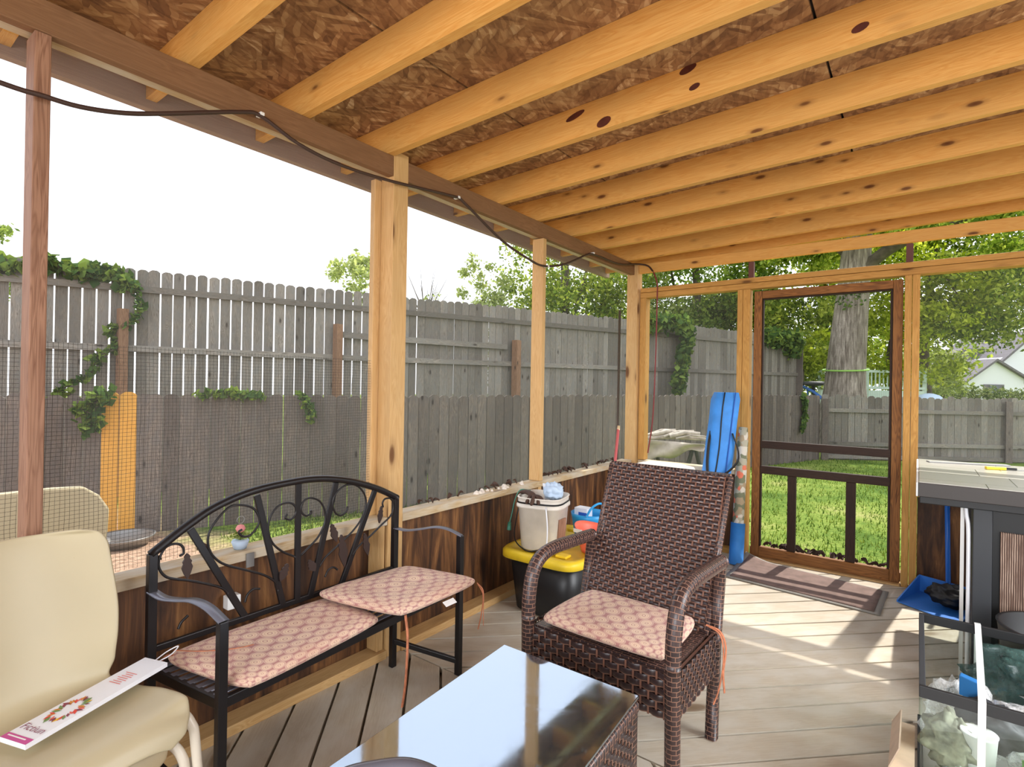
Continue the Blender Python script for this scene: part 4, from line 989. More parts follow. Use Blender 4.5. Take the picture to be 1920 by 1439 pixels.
wpart('side_apron', lambda mb: (weave(mb, cp(x1+.01, yf+.026, .245), Uy, Uz, yb-yf-.05, .15, pitch=.019, sp=.022, amp=.004), mb.hexa([cp(x1-.01, yf+.02, .25), cp(x1, yf+.02, .25), cp(x1, yb-.02, .25), cp(x1-.01, yb-.02, .25), cp(x1-.01, yf+.02, .39), cp(x1, yf+.02, .39), cp(x1, yb-.02, .39), cp(x1-.01, yb-.02, .39)], 1)))
wpart('side_apron', lambda mb: weave(mb, cp(x0-.01, yb-.024, .245), -Uy, Uz, yb-yf-.05, .15))
# back panel, reclined
b0 = cp(x0+.03, yb-.055, .39); b1 = cp(x1-.03, yb-.055, .39); t0 = cp(x0-.012, yb+.22, .955); t1 = cp(x1-.015, yb+.22, .955)
def backf(mb):
    V_ = (t0-b0); weave(mb, b0, (b1-b0), ((t0+t1)/2-(b0+b1)/2), (b1-b0).length, V_.length, pitch=.0165)
    nrm = (b1-b0).cross(V_).normalized()
    q = [b0-nrm*.006, b1-nrm*.006, t1-nrm*.006-Vector((.012, 0, 0)), t0-nrm*.006+Vector((.012, 0, 0))]
    mb.hexa([q[0]-nrm*.02, q[1]-nrm*.02, q[1], q[0], q[3]-nrm*.02, q[2]-nrm*.02, q[2], q[3]], 0)
wpart('backrest', backf)
nrm = (b1-b0).cross(t0-b0).normalized()
wpart('back_frame', lambda mb: (mb.tube([b0-nrm*.012, t0+Vector((.012, 0, 0))-nrm*.012], .014, 8), mb.tube([b1-nrm*.012, t1-Vector((.012, 0, 0))-nrm*.012], .014, 8), mb.tube([t0+Vector((.01, 0, 0))-nrm*.012, t1-Vector((.01, 0, 0))-nrm*.012], .014, 8)), 'wickerwrap')
for sx_ in (x0+.03, x1-.03): wpart('back_stay', lambda mb: mb.tube([cp(sx_, yb+.04, .62), cp(sx_, yb+.12, .72)], .012, 6), 'wickerwrap')
cc = cushion('seat_cushion', [cp(x0+.035, yf-.0, .425), cp(x1-.03, yf+.01, .425), cp(x1-.05, yb-.045, .43), cp(x0+.045, yb-.045, .43)], .05, 'pink medallion cushion on the seat of the wicker armchair', wob=.008)
e = cp(x1-.02, yb-.06, .43); tie(cc, [e, e+Vector((.05, .0, -.01)), e+Vector((.075, -.01, -.06)), e+Vector((.07, -.02, -.15)), e+Vector((.075, -.02, -.22))]); tie(cc, [e, e+Vector((.055, -.01, -.02)), e+Vector((.07, -.02, -.1)), e+Vector((.06, -.03, -.2)), e+Vector((.045, -.05, -.26))], .005)

# ------------------------------------------------------------------ coffee table
tb = empty('coffee_table', (-.86, 1.0, 0), 'low wicker coffee table with dark reflective glass top', 'table')
TR = -.065; TO = Vector((-1.113, 1.468, 0))
def tp(a, b, z): return Vector((TO.x+a*math.cos(TR)-b*math.sin(TR)*-1*-1, TO.y+a*math.sin(TR)*0+b*1.0, z)) if False else Vector((TO.x+a+(-b)*.062, TO.y+b+a*-.004, z))
TW, TL = .485, -.98
mb = MB(); q = [tp(0, 0, .432), tp(TW, 0, .432), tp(TW, TL, .432), tp(0, TL, .432)]
mb.hexa([q[3], q[2], q[1], q[0], *[p+Vector((0, 0, .008)) for p in (q[3], q[2], q[1], q[0])]], 0); mb.build('glass_top', 'tabletop', tb, bevel=.0015)
mb = MB(); q = [tp(.012, -.012, .40), tp(TW-.012, -.012, .40), tp(TW-.012, TL+.012, .40), tp(.012, TL+.012, .40)]
for a, b in ((0, 1), (1, 2), (2, 3), (3, 0)): wbar(mb, q[a]+Vector((0, 0, .013)), q[b]+Vector((0, 0, .013)), .034, .034)
mb.build('frame', 'wickerwrap', tb)
for a, b in ((.02, -.02), (TW-.02, -.02), (.02, TL+.02), (TW-.02, TL+.02)):
    mb = MB(); wbar(mb, tp(a, b, 0), tp(a, b, .40), .04, .04, (1, 0, 0)); mb.build('leg', 'wickerwrap', tb)
Ut = (tp(TW, TL, 0)-tp(TW, 0, 0)).normalized()
mb = MB(); weave(mb, tp(TW-.002, -.04+TL*.0, .16)+Ut*(-TL-.08), -Ut, Uz, -TL-.08, .235); mb.build('side_panel', 'wicker', tb)
mb = MB(); weave(mb, tp(.002, -.04, .16), Ut, Uz, -TL-.08, .235); mb.build('side_panel', 'wicker', tb)
mb = MB(); weave(mb, tp(TW-.04, -.004, .16), (-1, 0, 0), Uz, TW-.08, .235); mb.build('side_panel', 'wicker', tb)

# second armchair whose rounded rim just enters at the bottom
nr = empty('wicker_armchair', (-.47, .30, 0), 'dark rounded chair rim just showing at the bottom edge before the table', 'chair')
rim = smooth([(-.52, .32, .85), (-.50, .36, .885), (-.47, .395, .893), (-.44, .42, .893), (-.405, .43, .882), (-.375, .41, .85)], 6)
mb = MB(); mb.tube(rim, .011, 10); mb.build('top_rim', 'armgrey', nr)
mb = MB(); P = [[p, p+Vector((.02, -.03, -.25)), p+Vector((.03, -.05, -.45))] for p in rim]; mb.grid(P, lambda i, j: (i*.02, j*.3)); mb.build('backrest', 'wickerwrap', nr, solid=.01)
for x, y in ((-.52, .27), (-.36, .33), (-.36, -.05), (-.16, -.0)):
    mb = MB(); mb.tube([(x, y, 0), (x, y, .44)], .018, 8); mb.build('leg', 'wickerwrap', nr)
mb = MB(); mb.hexa([(-.53, .28, .40), (-.36, -.08, .40), (-.1, .0, .40), (-.34, .36, .40), (-.53, .28, .44), (-.36, -.08, .44), (-.1, .0, .44), (-.34, .36, .44)], 0); mb.build('seat', 'wickerwrap', nr)

# ------------------------------------------------------------------ stacked cream shell chairs
def shellchair(dz, dx, mat, label, sc=1.0):
    """local: forward = +x, lateral y, then placed"""
    c_ = empty('shell_chair', (-1.62, .39, 0), label, 'chair', None)
    yaw = .16; O = Vector((-1.84+dx, .385, .455+dz))
    def w_(x, y, z): return Vector((O.x+x*math.cos(yaw)-y*math.sin(yaw), O.y+x*math.sin(yaw)+y*math.cos(yaw), O.z+z))
    prof = smooth([(.375, 0, -.05), (.352, 0, -.012), (.30, 0, .004), (.2, 0, -.004), (.10, 0, -.006), (.03, 0, .02), (0, 0, .08), (-.03, 0, .18), (-.06, 0, .29), (-.09, 0, .39), (-.105, 0, .43)], 5)
    n = len(prof); m_ = 24; P = []
    for i, p in enumerate(prof):
        s_ = i/(n-1)
        # half width along the profile
        keys = [(0, .15), (.05, .195), (.16, .222), (.28, .222), (.38, .200), (.44, .175), (.50, .168), (.58, .186), (.74, .205), (.88, .200), (.95, .185), (.985, .16), (1, .13)]
        for (a, wa), (b, wb) in zip(keys, keys[1:]):
            if a <= s_ <= b: t = (s_-a)/(b-a); t = t*t*(3-2*t); hw = wa+(wb-wa)*t; break
        row = []
        for j in range(m_+1):
            y = (2*j/m_-1); e = y*y*y*y
            bk = max(0, min(1, (s_-.45)/.2))
            xx = p.x+.05*y*y*bk; zz = p.z+(.012*e*(1-bk) if s_ > .15 else 0)-.02*e*(1 if s_ < .15 else 0)
            row.append(w_(xx if xx < .1 else .1+(xx-.1)*(2*sc-1), y*hw*sc, zz))
        P.append(row)
    mb = MB(); mb.grid(P); mb.build('seat_shell', mat, c_, solid=.008, subsurf=1)
    for sy in (-1, 1):
        y = sy*.185
        leg = smooth([w_(.12, y*.8*sc, -.025), w_(.2, y*1.05*sc, -.03), w_(.27, y*1.24*sc, -.045), w_(.30, y*1.33*sc, -.08), w_(.312, y*1.36*sc, -.14), (w_(.345, y*1.42*sc, 0).x, w_(.345, y*1.42*sc, 0).y, .0)], 5)
        mb = MB(); mb.tube(leg, .0125, 10); mb.build('leg', 'whitetube', c_)
        leg = smooth([w_(.2, y*.8, -.035), w_(.13, y*1.1, -.035), w_(.09, y*1.25, -.06), w_(.07, y*1.3, -.12), (w_(.0, y*1.38, 0).x, w_(.0, y*1.38, 0).y, .0)], 5)
        mb = MB(); mb.tube(leg, .0125, 10); mb.build('leg', 'whitetube', c_)
    return c_, w_
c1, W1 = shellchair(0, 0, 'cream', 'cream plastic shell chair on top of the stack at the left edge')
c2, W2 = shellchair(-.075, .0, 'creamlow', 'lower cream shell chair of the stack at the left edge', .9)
# long card with beaded wreath on the seat
A = Vector((-1.765, .654, .491)); B = Vector((-1.650, .320, .474))  # far end, near end (centre line)
lab = empty('craft_card', B, 'long white craft card with leaf wreath print lying on the cream chair', 'card')
d = (A-B).normalized(); L = (A-B).length; sd = Vector((0, 0, 1)).cross(d).normalized()*-1; hw = .043; N = sd.cross(d).normalized()
if N.z < 0: N = -N
def kp(u_, v_, z=0): return B+d*u_*L+sd*v_*hw+N*z
mb = MB(); mb.hexa([kp(0, -1, 0), kp(1, -1, 0), kp(1, 1, 0), kp(0, 1, 0), kp(0, -1, .012), kp(1, -1, .012), kp(1, 1, .012), kp(0, 1, .012)], 0); mb.build('card', 'paper', lab)
mb = MB(); mb.poly([kp(0, -1, .0126), kp(.05, -1, .0126), kp(.05, 1, .0126), kp(0, 1, .0126)]); mb.build('magenta_band', 'magenta', lab)
fr = ['f_red', 'f_yel', 'f_ora', 'f_grn', 'f_plm', 'f_pnk']
rr = random.Random(3)
mbs = MB()
for k in range(34):
    a = 2*PI*k/34; r0 = .026+rr.uniform(-.004, .004); cu, cv = .34*L+math.cos(a)*r0*1.6, math.sin(a)*r0
    c0 = B+d*cu+sd*cv+N*.0128; t_ = a+rr.uniform(-.6, .6); e1 = d*math.cos(t_)+sd*math.sin(t_); e2 = sd*math.cos(t_)-d*math.sin(t_); l_ = rr.uniform(.007, .013)
    mbs.poly([c0-e1*l_, c0+e2*l_*.4, c0+e1*l_, c0-e2*l_*.4], rr.randrange(6))
mbs.build('wreath_print', fr, lab)
def text(s_, size, org, ex, ey, mat, par, nm='lettering'):
    cu_ = bpy.data.curves.new(nm, 'FONT'); cu_.body = s_; cu_.size = size; cu_.align_x = 'CENTER'; cu_.align_y = 'CENTER'; cu_.fill_mode = 'FRONT'
    tmp = bpy.data.objects.new('tmp_text', cu_); COL.objects.link(tmp); bpy.context.view_layer.update()
    me_ = bpy.data.meshes.new_from_object(tmp.evaluated_get(bpy.context.evaluated_depsgraph_get())); bpy.data.objects.remove(tmp)
    me_.materials.clear(); me_.materials.append(M[mat])
    ex = ex.normalized(); ey = (ey-ex*ey.dot(ex)).normalized(); ez = ex.cross(ey)
    o_ = bpy.data.objects.new(nm, me_); COL.objects.link(o_)
    mt = Matrix.Translation(org) @ Matrix((ex, ey, ez)).transposed().to_4x4()
    me_.transform(mt)
    if par: o_.parent = par; o_.matrix_parent_inverse = world_of(par).inverted()
    return o_
text('Fictiun', .028, kp(.12, 0, .0132), sd, d, 'darkredtext', lab)
text('www.craftsandmore', .007, kp(.025, 0, .0132), sd, d, 'whitetext', lab) if False else None
mb = MB()
for k in range(7):
    uu = .66+k*.022; mb.poly([kp(uu, -.5+.1*(k % 3), .0130), kp(uu+.006, -.5+.1*(k % 3), .0130), kp(uu+.006, .45-.12*(k % 2), .0130), kp(uu, .45-.12*(k % 2), .0130)])
mb.poly([kp(.026, -.8, .0130), kp(.036, -.8, .0130), kp(.036, .6, .0130), kp(.026, .6, .0130)], 1)
mb.build('small_print', ['f_pnk', 'whitetext'], lab)
mb = MB(); lp = smooth([kp(1.0, .1, .006), kp(1.1, .35, .012), kp(1.19, .15, .02), kp(1.12, -.25, .012), kp(1.0, -.2, .006)], 6); mb.tube(lp, .0018, 6); mb.build('hanging_loop', 'paper', lab)

# ------------------------------------------------------------------ storage tote and things on it
tt = empty('storage_tote', (-1.71, 2.9, 0), 'black storage tote with yellow lid under the window sill', 'storage bin')
mb = MB(); mb.lathe([(.0, 0), (.205, 0), (.215, .01), (.245, .33), (.0, .33)], (-1.715, 2.89, 0), 40, sq=5, sx=1.0, sy=1.42); mb.build('bin', 'totedark', tt)
mb = MB(); mb.lathe([(.262, .315), (.270, .318), (.270, .352), (.262, .362), (.235, .364), (.225, .350), (.0, .350)], (-1.715, 2.89, 0), 48, sq=6, sx=1.0, sy=1.42); mb.build('lid', 'yellow', tt)
mb = MB()
for y in (2.62, 3.15): mb.box(-1.87, -1.80, y-.01, y+.05, .351, .366); mb.box(-1.63, -1.56, y-.01, y+.05, .351, .366)
mb.build('lid_ribs', 'yellow', tt, bevel=.004)
bk = empty('plastic_bucket', (-1.76, 2.70, .351), 'cloudy white square bucket full of odds and ends on the yellow lid', 'bucket')
bc = (-1.765, 2.69, .367)
mb = MB(); mb.lathe([(0, 0), (.105, 0), (.115, .01), (.132, .245), (.142, .248), (.142, .262), (.134, .264), (.135, .30), (.139, .303), (.137, .308), (.128, .306), (.122, .25), (.11, .02), (0, .02)], bc, 40, sq=4, rot=.25); mb.build('body', 'bucket', bk)
mb = MB(); mb.lathe([(.139, .272), (.1395, .282)], bc, 40, sq=4, rot=.25)
h = smooth([Vector(bc)+Vector(p) for p in ((-.15, -.03, .25), (-.155, -.06, .15), (-.12, -.12, .05), (-.02, -.14, .005), (.06, -.12, .02))], 6); mb.tube(h, .004, 6); mb.build('bail_handle', 'black', bk)
mb = MB(); h = smooth([Vector(bc)+Vector(p) for p in ((.10, -.13, .27), (.115, -.135, .16), (.115, -.14, .06), (.10, -.14, .01))], 5); mb.tube(h, .004, 6); mb.build('strap', 'paper', bk)
mb = MB(); mb.hexa([Vector(bc)+Vector(p) for p in ((.125, -.055, .06), (.138, -.055, .06), (.138, .02, .06), (.125, .02, .06), (.135, -.055, .19), (.1445, -.055, .19), (.1445, .02, .19), (.135, .02, .19))], 2); mb.build('label_patch', 'studbrown', bk)
def crumple(name, c_, r, mat, label, cat, seed=0, sx=1, sy=1, sz=1, amp=.35, f=3, group=None, n=18):
    mb = MB(); P = []
    for i in range(n+1):
        th = PI*i/n; row = []
        for j in range(2*n):
            ph = 2*PI*j/(2*n); v = Vector((math.sin(th)*math.cos(ph), math.sin(th)*math.sin(ph), math.cos(th)))
            k = 1+amp*(mnoise.noise(v*f+Vector((seed*7.1, 0, 0)))+.6*abs(mnoise.noise(v*f*2.3+Vector((0, seed*3.3, 0)))))
            row.append((c_[0]+v.x*r*k*sx, c_[1]+v.y*r*k*sy, c_[2]+v.z*r*k*sz))
        P.append(row)
    mb.grid(P, cv=True); o_ = mb.build(name, mat, None); tag(o_, label, cat, group); return o_
def vb(x, y, z): return (bc[0]+x, bc[1]+y, bc[2]+z)
gv = empty('glove', vb(-.06, -.08, .3), 'dark brown work glove draped over the white bucket rim', 'glove')
mb = MB()
mb.tube(smooth([vb(-.13, -.04, .31), vb(-.08, -.07, .325), vb(-.02, -.10, .322), vb(.0, -.12, .305)], 5), [.012]+[.022]*8+[.024]*7, 10, sx=.6); mb.build('palm', 'dryleaf', gv)
for k, q in enumerate(((-.02, -.15), (.02, -.16), (.05, -.13), (.06, -.10))):
    mb = MB(); mb.tube(smooth([vb(-.01, -.10, .315), vb(q[0]*.7, (q[1]-.10)/2, .31), vb(q[0], q[1], .275)], 4), [.012]*8+[.008], 7); mb.build('finger', 'dryleaf', gv)
crumple('cloth_rag', vb(.045, .03, .33), .055, 'dome', 'pale blue rag stuffed in the top of the white bucket', 'rag', 4, sz=.9)
mb = MB(); mb.hexa([vb(-.03, .06, .24), vb(.05, .09, .24), vb(.05, .095, .24), vb(-.03, .065, .24), vb(-.05, .06, .36), vb(.03, .09, .36), vb(.03, .095, .36), vb(-.05, .065, .36)], 2); o = mb.build('card_sheet', 'paper'); tag(o, 'white card sheet standing in the white bucket behind the rag', 'card')
mb = MB(); mb.tube(smooth([vb(-.08, -.02, .325), vb(-.135, -.05, .325), vb(-.155, -.075, .27), vb(-.165, -.09, .19), vb(-.175, -.10, .13)], 6), .0035, 6)
ec = mb.build('extension_cord', 'green_cord'); tag(ec, 'green cord hanging from the white bucket with a small plug', 'cord')
mb = MB(); mb.tube([vb(-.175, -.10, .135), vb(-.178, -.10, .09)], [.011, .013], 8); mb.build('plug', 'green_cord', ec)
def basket(name, c_, r0, r1, h, mat, label, sy=1.0, dip=.0):
    b_ = empty(name, c_, label, 'basket'); n = 40; P = []
    for i in range(7):
        t = i/6; row = []
        for j in range(n):
            a = 2*PI*j/n; r = r0+(r1-r0)*t; top = h+dip*math.cos(2*a) if t == 1 else h*t+dip*math.cos(2*a)*t
            row.append((c_[0]+r*math.cos(a), c_[1]+r*sy*math.sin(a), c_[2]+top))
        P.append(row)
    mb = MB(); mb.grid(P, cv=True); mb.lathe([(0, .002), (r0, .002)], c_, n, sy=sy); mb.build('body', mat, b_, solid=.004); return b_
b1_ = basket('plastic_basket', (-1.66, 3.06, .351), .085, .115, .17, 'cyan', 'sky blue plastic basket with a box in it behind the white bucket')
mb = MB(); mb.tube(smooth([(-1.62, 2.95, .52), (-1.59, 2.96, .575), (-1.56, 3.0, .60), (-1.55, 3.05, .575), (-1.555, 3.1, .52)], 6), .007, 8); mb.build('handle', 'cyan', b1_)
mb = MB(); mb.box(-1.73, -1.64, 2.99, 3.06, .45, .555); o = mb.build('small_carton', 'paper', bevel=.001); tag(o, 'small white and navy carton standing in the blue basket', 'box')
mb = MB(); mb.box(-1.70, -1.642, 2.989, 2.9895, .46, .53); mb.build('printed_panel', 'bluedark', o)
b2_ = basket('plastic_basket', (-1.51, 2.86, .351), .08, .122, .145, 'coral', 'coral orange plastic basket with handle slots beside the white bucket', dip=.012)
mb = MB(); mb.hexa([(-1.59, 2.742, .475), (-1.53, 2.735, .475), (-1.53, 2.738, .475), (-1.59, 2.745, .475), (-1.59, 2.738, .497), (-1.53, 2.731, .497), (-1.53, 2.734, .497), (-1.59, 2.741, .497)], 0); mb.build('handle_slot', 'whiteplastic', b2_)

# ------------------------------------------------------------------ corner things
gb = empty('storage_box', (-1.62, 4.2, 0), 'pale grey lidded plastic box standing in the corner behind the wicker chair', 'storage bin')
mb = MB(); mb.lathe([(0, 0), (.19, 0), (.23, .62), (0, .62)], (-1.66, 4.24, 0), 32, sq=6, sy=.85); mb.build('body', 'greybin', gb)
mb = MB(); mb.lathe([(.245, .62), (.25, .64), (.23, .68), (.14, .705), (0, .71)], (-1.66, 4.24, 0), 32, sq=6, sy=.85); mb.build('lid', 'greybin', gb)
gr = Vector((-1.15, 4.16, 0))
bb_ = empty('folding_chair_bag', gr, 'long bright blue zipped carry bag leaning beside the door', 'bag')
a0 = Vector((-1.255, 4.10, .0)); a1 = Vector((-1.20, 4.395, 1.29)); mb = MB(); n = 24; P = []
for i in range(n+1):
    t = i/n; c_ = a0.lerp(a1, t); row = []
    taper = 1 if t < .985 else .85
    for j in range(28):
        a = 2*PI*j/28; ca, sa = math.cos(a), math.sin(a); e_ = 2/4.5
        wob_ = 1+.03*mnoise.noise(Vector((t*9, j*.6, 0)))
        wx = .098; bx_, by_ = math.copysign(abs(ca)**e_, ca)*wx*taper*wob_, math.copysign(abs(sa)**e_, sa)*.075*taper*wob_; row.append(c_+Vector((bx_*.85-by_*.53, bx_*.53+by_*.85, 0)))
    P.append(row)
mb.grid(P, cv=True); k0 = len(mb.v); mb.poly(P[-1]); mb.poly(P[0][::-1]); mb.build('bag_body', 'bluebag', bb_)
def bagp(x, t, off=-.078): c_ = a0.lerp(a1, t); return c_+Vector((x*.85-off*.53, x*.53+off*.85, 0))
mb = MB(); mb.tube([bagp(-.03+.006*math.sin(k), k/12) for k in range(13)], .005, 6); mb.build('zip', 'black', bb_)
mb = MB(); mb.tube([bagp(.045, k/12, -.08) for k in range(13)], .004, 6); mb.build('seam', 'bluedark', bb_)
mb = MB(); mb.tube(smooth([bagp(.06, .76), bagp(.11, .66, -.1), bagp(.10, .60, -.13), bagp(.03, .535, -.12), bagp(-.06, .51, -.1), bagp(-.075, .48, -.09)], 6), .011, 8, sx=.5); mb.build('carry_strap', 'black', bb_)
mb = MB(); mb.tube(smooth([bagp(-.09, .77, -.04), bagp(-.10, .70, -.06), bagp(-.095, .58, -.07), bagp(-.075, .48, -.09)], 5), .011, 8, sx=.5); mb.build('carry_strap', 'black', bb_)
fb = empty('fabric_roll', (-1.09, 4.38, 0), 'floral patterned fabric roll standing between blue bag and door post', 'fabric')
mb = MB(); mb.tube([Vector((-1.085, 4.30, 0)).lerp(Vector((-1.085, 4.46, 1.02)), k/10) for k in range(11)], [.045]*10+[.035], 14, sx=.9); mb.build('roll', 'floral', fb)
mb = MB(); mb.tube([(-1.085, 4.296, .0), (-1.085, 4.345, .30)], .052, 14); mb.build('end_wrap', 'bluebag', fb)
mb = MB(); mb.tube([(-2.0, 3.98, 0), (-1.97, 4.10, .97)], .012, 8); br_ = mb.build('broom_handle', 'pinkstick'); tag(br_, 'pink broom handle with tan tip leaning in the far left corner', 'broom')
mb = MB(); mb.tube([(-1.97, 4.10, .965), (-1.969, 4.105, 1.0)], [.0125, .011], 8); mb.build('tip', 'tanstick', br_)
mb = MB(); mb.tube([(-2.22, 4.6, -.3), (-2.2, 4.57, 2.02)], .012, 8); o = mb.build('garden_pole', 'cord'); tag(o, 'thin dark pole standing outside just left of the corner post', 'pole')

# cable along the beam
cab = [(-2.0, -.6, 2.16), (-2.0, 0, 2.13), (-2.0, .336, 2.116), (-2.0, .42, 2.119), (-2.0, .511, 2.124), (-2.0, .619, 2.15), (-2.0, .738, 2.197), (-2.0, .982, 2.303), (-2.0, 1.063, 2.32), (-2.0, 1.218, 2.272), (-2.0, 1.419, 2.254), (-2.0, 1.7, 2.272), (-2.0, 2.121, 2.323), (-2.0, 2.206, 2.313), (-2.0, 2.541, 2.184), (-2.0, 2.819, 2.127), (-2.0, 3.004, 2.114), (-2.0, 3.274, 2.179), (-2.0, 3.577, 2.304), (-2.0, 3.702, 2.33), (-2.0, 4.118, 2.339), (-1.99, 4.46, 2.40), (-1.909, 4.50, 2.383), (-1.86, 4.50, 2.33)]
mb = MB(); mb.tube(smooth(cab, 5), .0075, 8); o = mb.build('power_cord', 'cord'); tag(o, 'dark brown cord looped along the top beam of the left wall', 'cord')
for y, z in ((1.063, 2.328), (2.16, 2.328), (3.05, 2.12), (3.68, 2.338)):
    mb = MB(); mb.box(-2.028, -1.99, y-.008, y+.008, z-.006, z+.006); mb.build('cable_clip', 'whiteplastic', o, bevel=.002)
mb = MB(); mb.tube(smooth([(-1.855, 4.50, 2.325), (-1.82, 4.50, 2.22), (-1.817, 4.50, 2.08), (-1.822, 4.50, 1.6), (-1.838, 4.50, 1.075), (-1.875, 4.49, .75)], 6), .006, 8); o = mb.build('power_cord', 'redcord'); tag(o, 'dark red cord hanging down inside the screen next to the corner post', 'cord')

# driftwood and tarp outside the end wall
dw = empty('work_trestle', (-2.0, 7, -.3), 'trestle heaped with driftwood and grey cloth outside the corner screen', 'trestle')
def sq2(a, b, r, mat, nm, n=8):
    mb = MB(); mb.tube([a, Vector(a).lerp(Vector(b), .5)+Vector((0, 0, .03)), b], [r, r*1.1, r*.8], n); mb.build(nm, mat, dw)
for x in (-2.85, -2.3): 
    sq2((x-.2, 6.9, -.3), (x, 7.0, .60), .03, 'darkgrey', 'leg'); sq2((x+.2, 7.1, -.3), (x, 7.0, .60), .03, 'darkgrey', 'leg')
sq2((-3.1, 6.9, .62), (-2.12, 7.1, .66), .025, 'driftwood', 'top_bar')
for k in range(7):
    x = -3.0+k*.08; sq2((x, 6.95, .66+.012*(k % 3)), (x+.36, 7.05, .70+.03*((k*2) % 3)), .012+.008*(k % 3), 'driftwood', 'branch')
P = []
for i in range(18):
    t = i/17; x = -3.05+.92*t; row = []
    for j in range(6):
        s_ = j/5; row.append((x, 6.88-.04*math.sin(t*9+j), .62-s_*(.34-.28*t+.03*math.sin(t*14))))
    P.append(row)
mb = MB(); mb.grid(P); mb.build('cloth', 'tarp', dw, solid=.006)

# ------------------------------------------------------------------ small things on the sill
rr = random.Random(9)
shell0 = None
for k in range(16):
    y = 2.42+rr.random()*.5; x = -2.06+rr.uniform(-.035, .02)
    if shell0 is None:
        mb = MB(); mb.lathe([(.0, .006), (.012, .006), (.017, .002), (.017, 0), (0, 0)], (0, 0, 0), 10, sy=.8); mb.lathe([(.012, .005), (.008, .011), (.001, .014)], (0, 0, 0), 10, sy=.8); shell0 = mb.build('seashell', 'shell'); o = shell0
    else: o = shell0.copy(); COL.objects.link(o)
    o.location = (x, y, .675); o.rotation_euler = (rr.uniform(-.05, .05), 0, rr.uniform(0, 6)); s_ = rr.uniform(.6, 1.35); o.scale = (s_, s_, s_*1.3)
    tag(o, 'small white seashell lying on the left window sill', 'seashell', 'seashells on the left window sill')
leaf0 = None
def dry(x, y, z, lab, grp, s0=1):
    global leaf0
    if leaf0 is None:
        P = []
        for i in range(7):
            t = i/6; w2 = .016*math.sin(PI*t)**.7+.001; row = []
            for j in range(5):
                s_ = 2*j/4-1; row.append((t*.06-.03, s_*w2, .004+abs(s_)*.016+.012*math.sin(t*5)))
            P.append(row)
        mb = MB(); mb.grid(P); leaf0 = mb.build('dry_leaf', 'dryleaf'); o = leaf0
    else: o = leaf0.copy(); COL.objects.link(o)
    o.location = (x, y, z); o.rotation_euler = (rr.uniform(-.5, .5), rr.uniform(-.4, .4), rr.uniform(0, 6.3)); s_ = rr.uniform(.7, 1.4)*s0; o.scale = (s_, s_, s_)
    tag(o, lab, 'leaf', grp)
for k in range(38): dry(-2.10+rr.uniform(-.01, .014), rr.choice([rr.uniform(1.95, 2.95), rr.uniform(3.12, 4.3)]), .684, 'curled dry brown leaf caught along the left sill by the screen', 'dry leaves on the left sill', .7)
for k in range(44): dry(rr.uniform(-.96, -.17), 4.635+rr.uniform(0, .05), rr.uniform(.072, .085), 'curled dry brown leaf piled against the bottom of the screen door', 'dry leaves at the door foot', 1.0)
for k in range(5): dry(-2.10, rr.uniform(.75, 1.0), .684, 'curled dry leaf on the sill behind the bench', 'dry leaves behind the bench', .7)
# little flower fairy ornament
oy = 1.05
fy = empty('sill_ornament', (-2.07, oy, .675), 'small frosted pot with pink blossom ornament on the sill behind the bench', 'ornament')
mb = MB(); mb.lathe([(0, 0), (.022, 0), (.032, .028), (.028, .034), (0, .034)], (-2.075, oy, .676), 16); mb.build('pot', 'dome', fy)
leaves('flower', [(-2.075, oy, .728, .02, .035, .018)], 90, .02, 'leaflight', fy)
mb = MB(); mb.lathe([(0, -.018), (.012, -.012), (.018, 0), (.012, .012), (0, .016)], (-2.075, oy, .752), 12); mb.build('blossom', 'plumflower', fy)
mb = MB(); mb.tube([(-2.075, oy+.014*math.cos(a), .785+.014*math.sin(a)) for a in [2*PI*k/16 for k in range(16)]], .0015, 5, closed=True); mb.build('ring', 'galv', fy)
mb = MB(); mb.hexa([(-2.027, oy-.002, .612), (-2.022, oy-.002, .612), (-2.022, oy+.028, .612), (-2.027, oy+.028, .612), (-2.027, oy-.002, .665), (-2.022, oy-.002, .665), (-2.022, oy+.028, .665), (-2.027, oy+.028, .665)], 2)
o = mb.build('glass_charm', 'galv'); tag(o, 'small clear charm hanging on the sill edge below the ornament', 'charm')
mb = MB(); mb.box(-2.10, -2.06, 1.0, 1.05, .455, .505); o = mb.build('outlet_box', 'whiteplastic', bevel=.004); tag(o, 'small white electrical box low on the wall behind the bench', 'outlet')

# ------------------------------------------------------------------ door mat
mt = empty('door_mat', (-.6, 4.15, 0), 'worn brown rubber-edged mat lying in front of the screen door', 'mat')
q = [Vector((-1.075, 3.95, 0)), Vector((-.165, 3.852, 0)), Vector((-.14, 4.34, 0)), Vector((-1.06, 4.50, 0))]
def mg(inset, z, nm, mat):
    mb = MB(); P = []
    for i in range(25):
        row = []
        for j in range(13):
            u_ = inset+(1-2*inset)*i/24; v_ = inset*1.6+(1-3.2*inset)*j/12
            p = q[0]*(1-u_)*(1-v_)+q[1]*u_*(1-v_)+q[2]*u_*v_+q[3]*(1-u_)*v_
            lift = .045*max(0, 1-u_/.28)**2*max(0, (v_-.35)/.65)
            row.append((p.x, p.y, z+lift+.002*mnoise.noise(p*7)))
        P.append(row)
    mb.grid(P, lambda i, j: (i/24, j/12)); return mb.build(nm, mat, mt, solid=.004)
mg(0, .006, 'border', 'matedge'); mg(.035, .0115, 'carpet', 'matbrown')

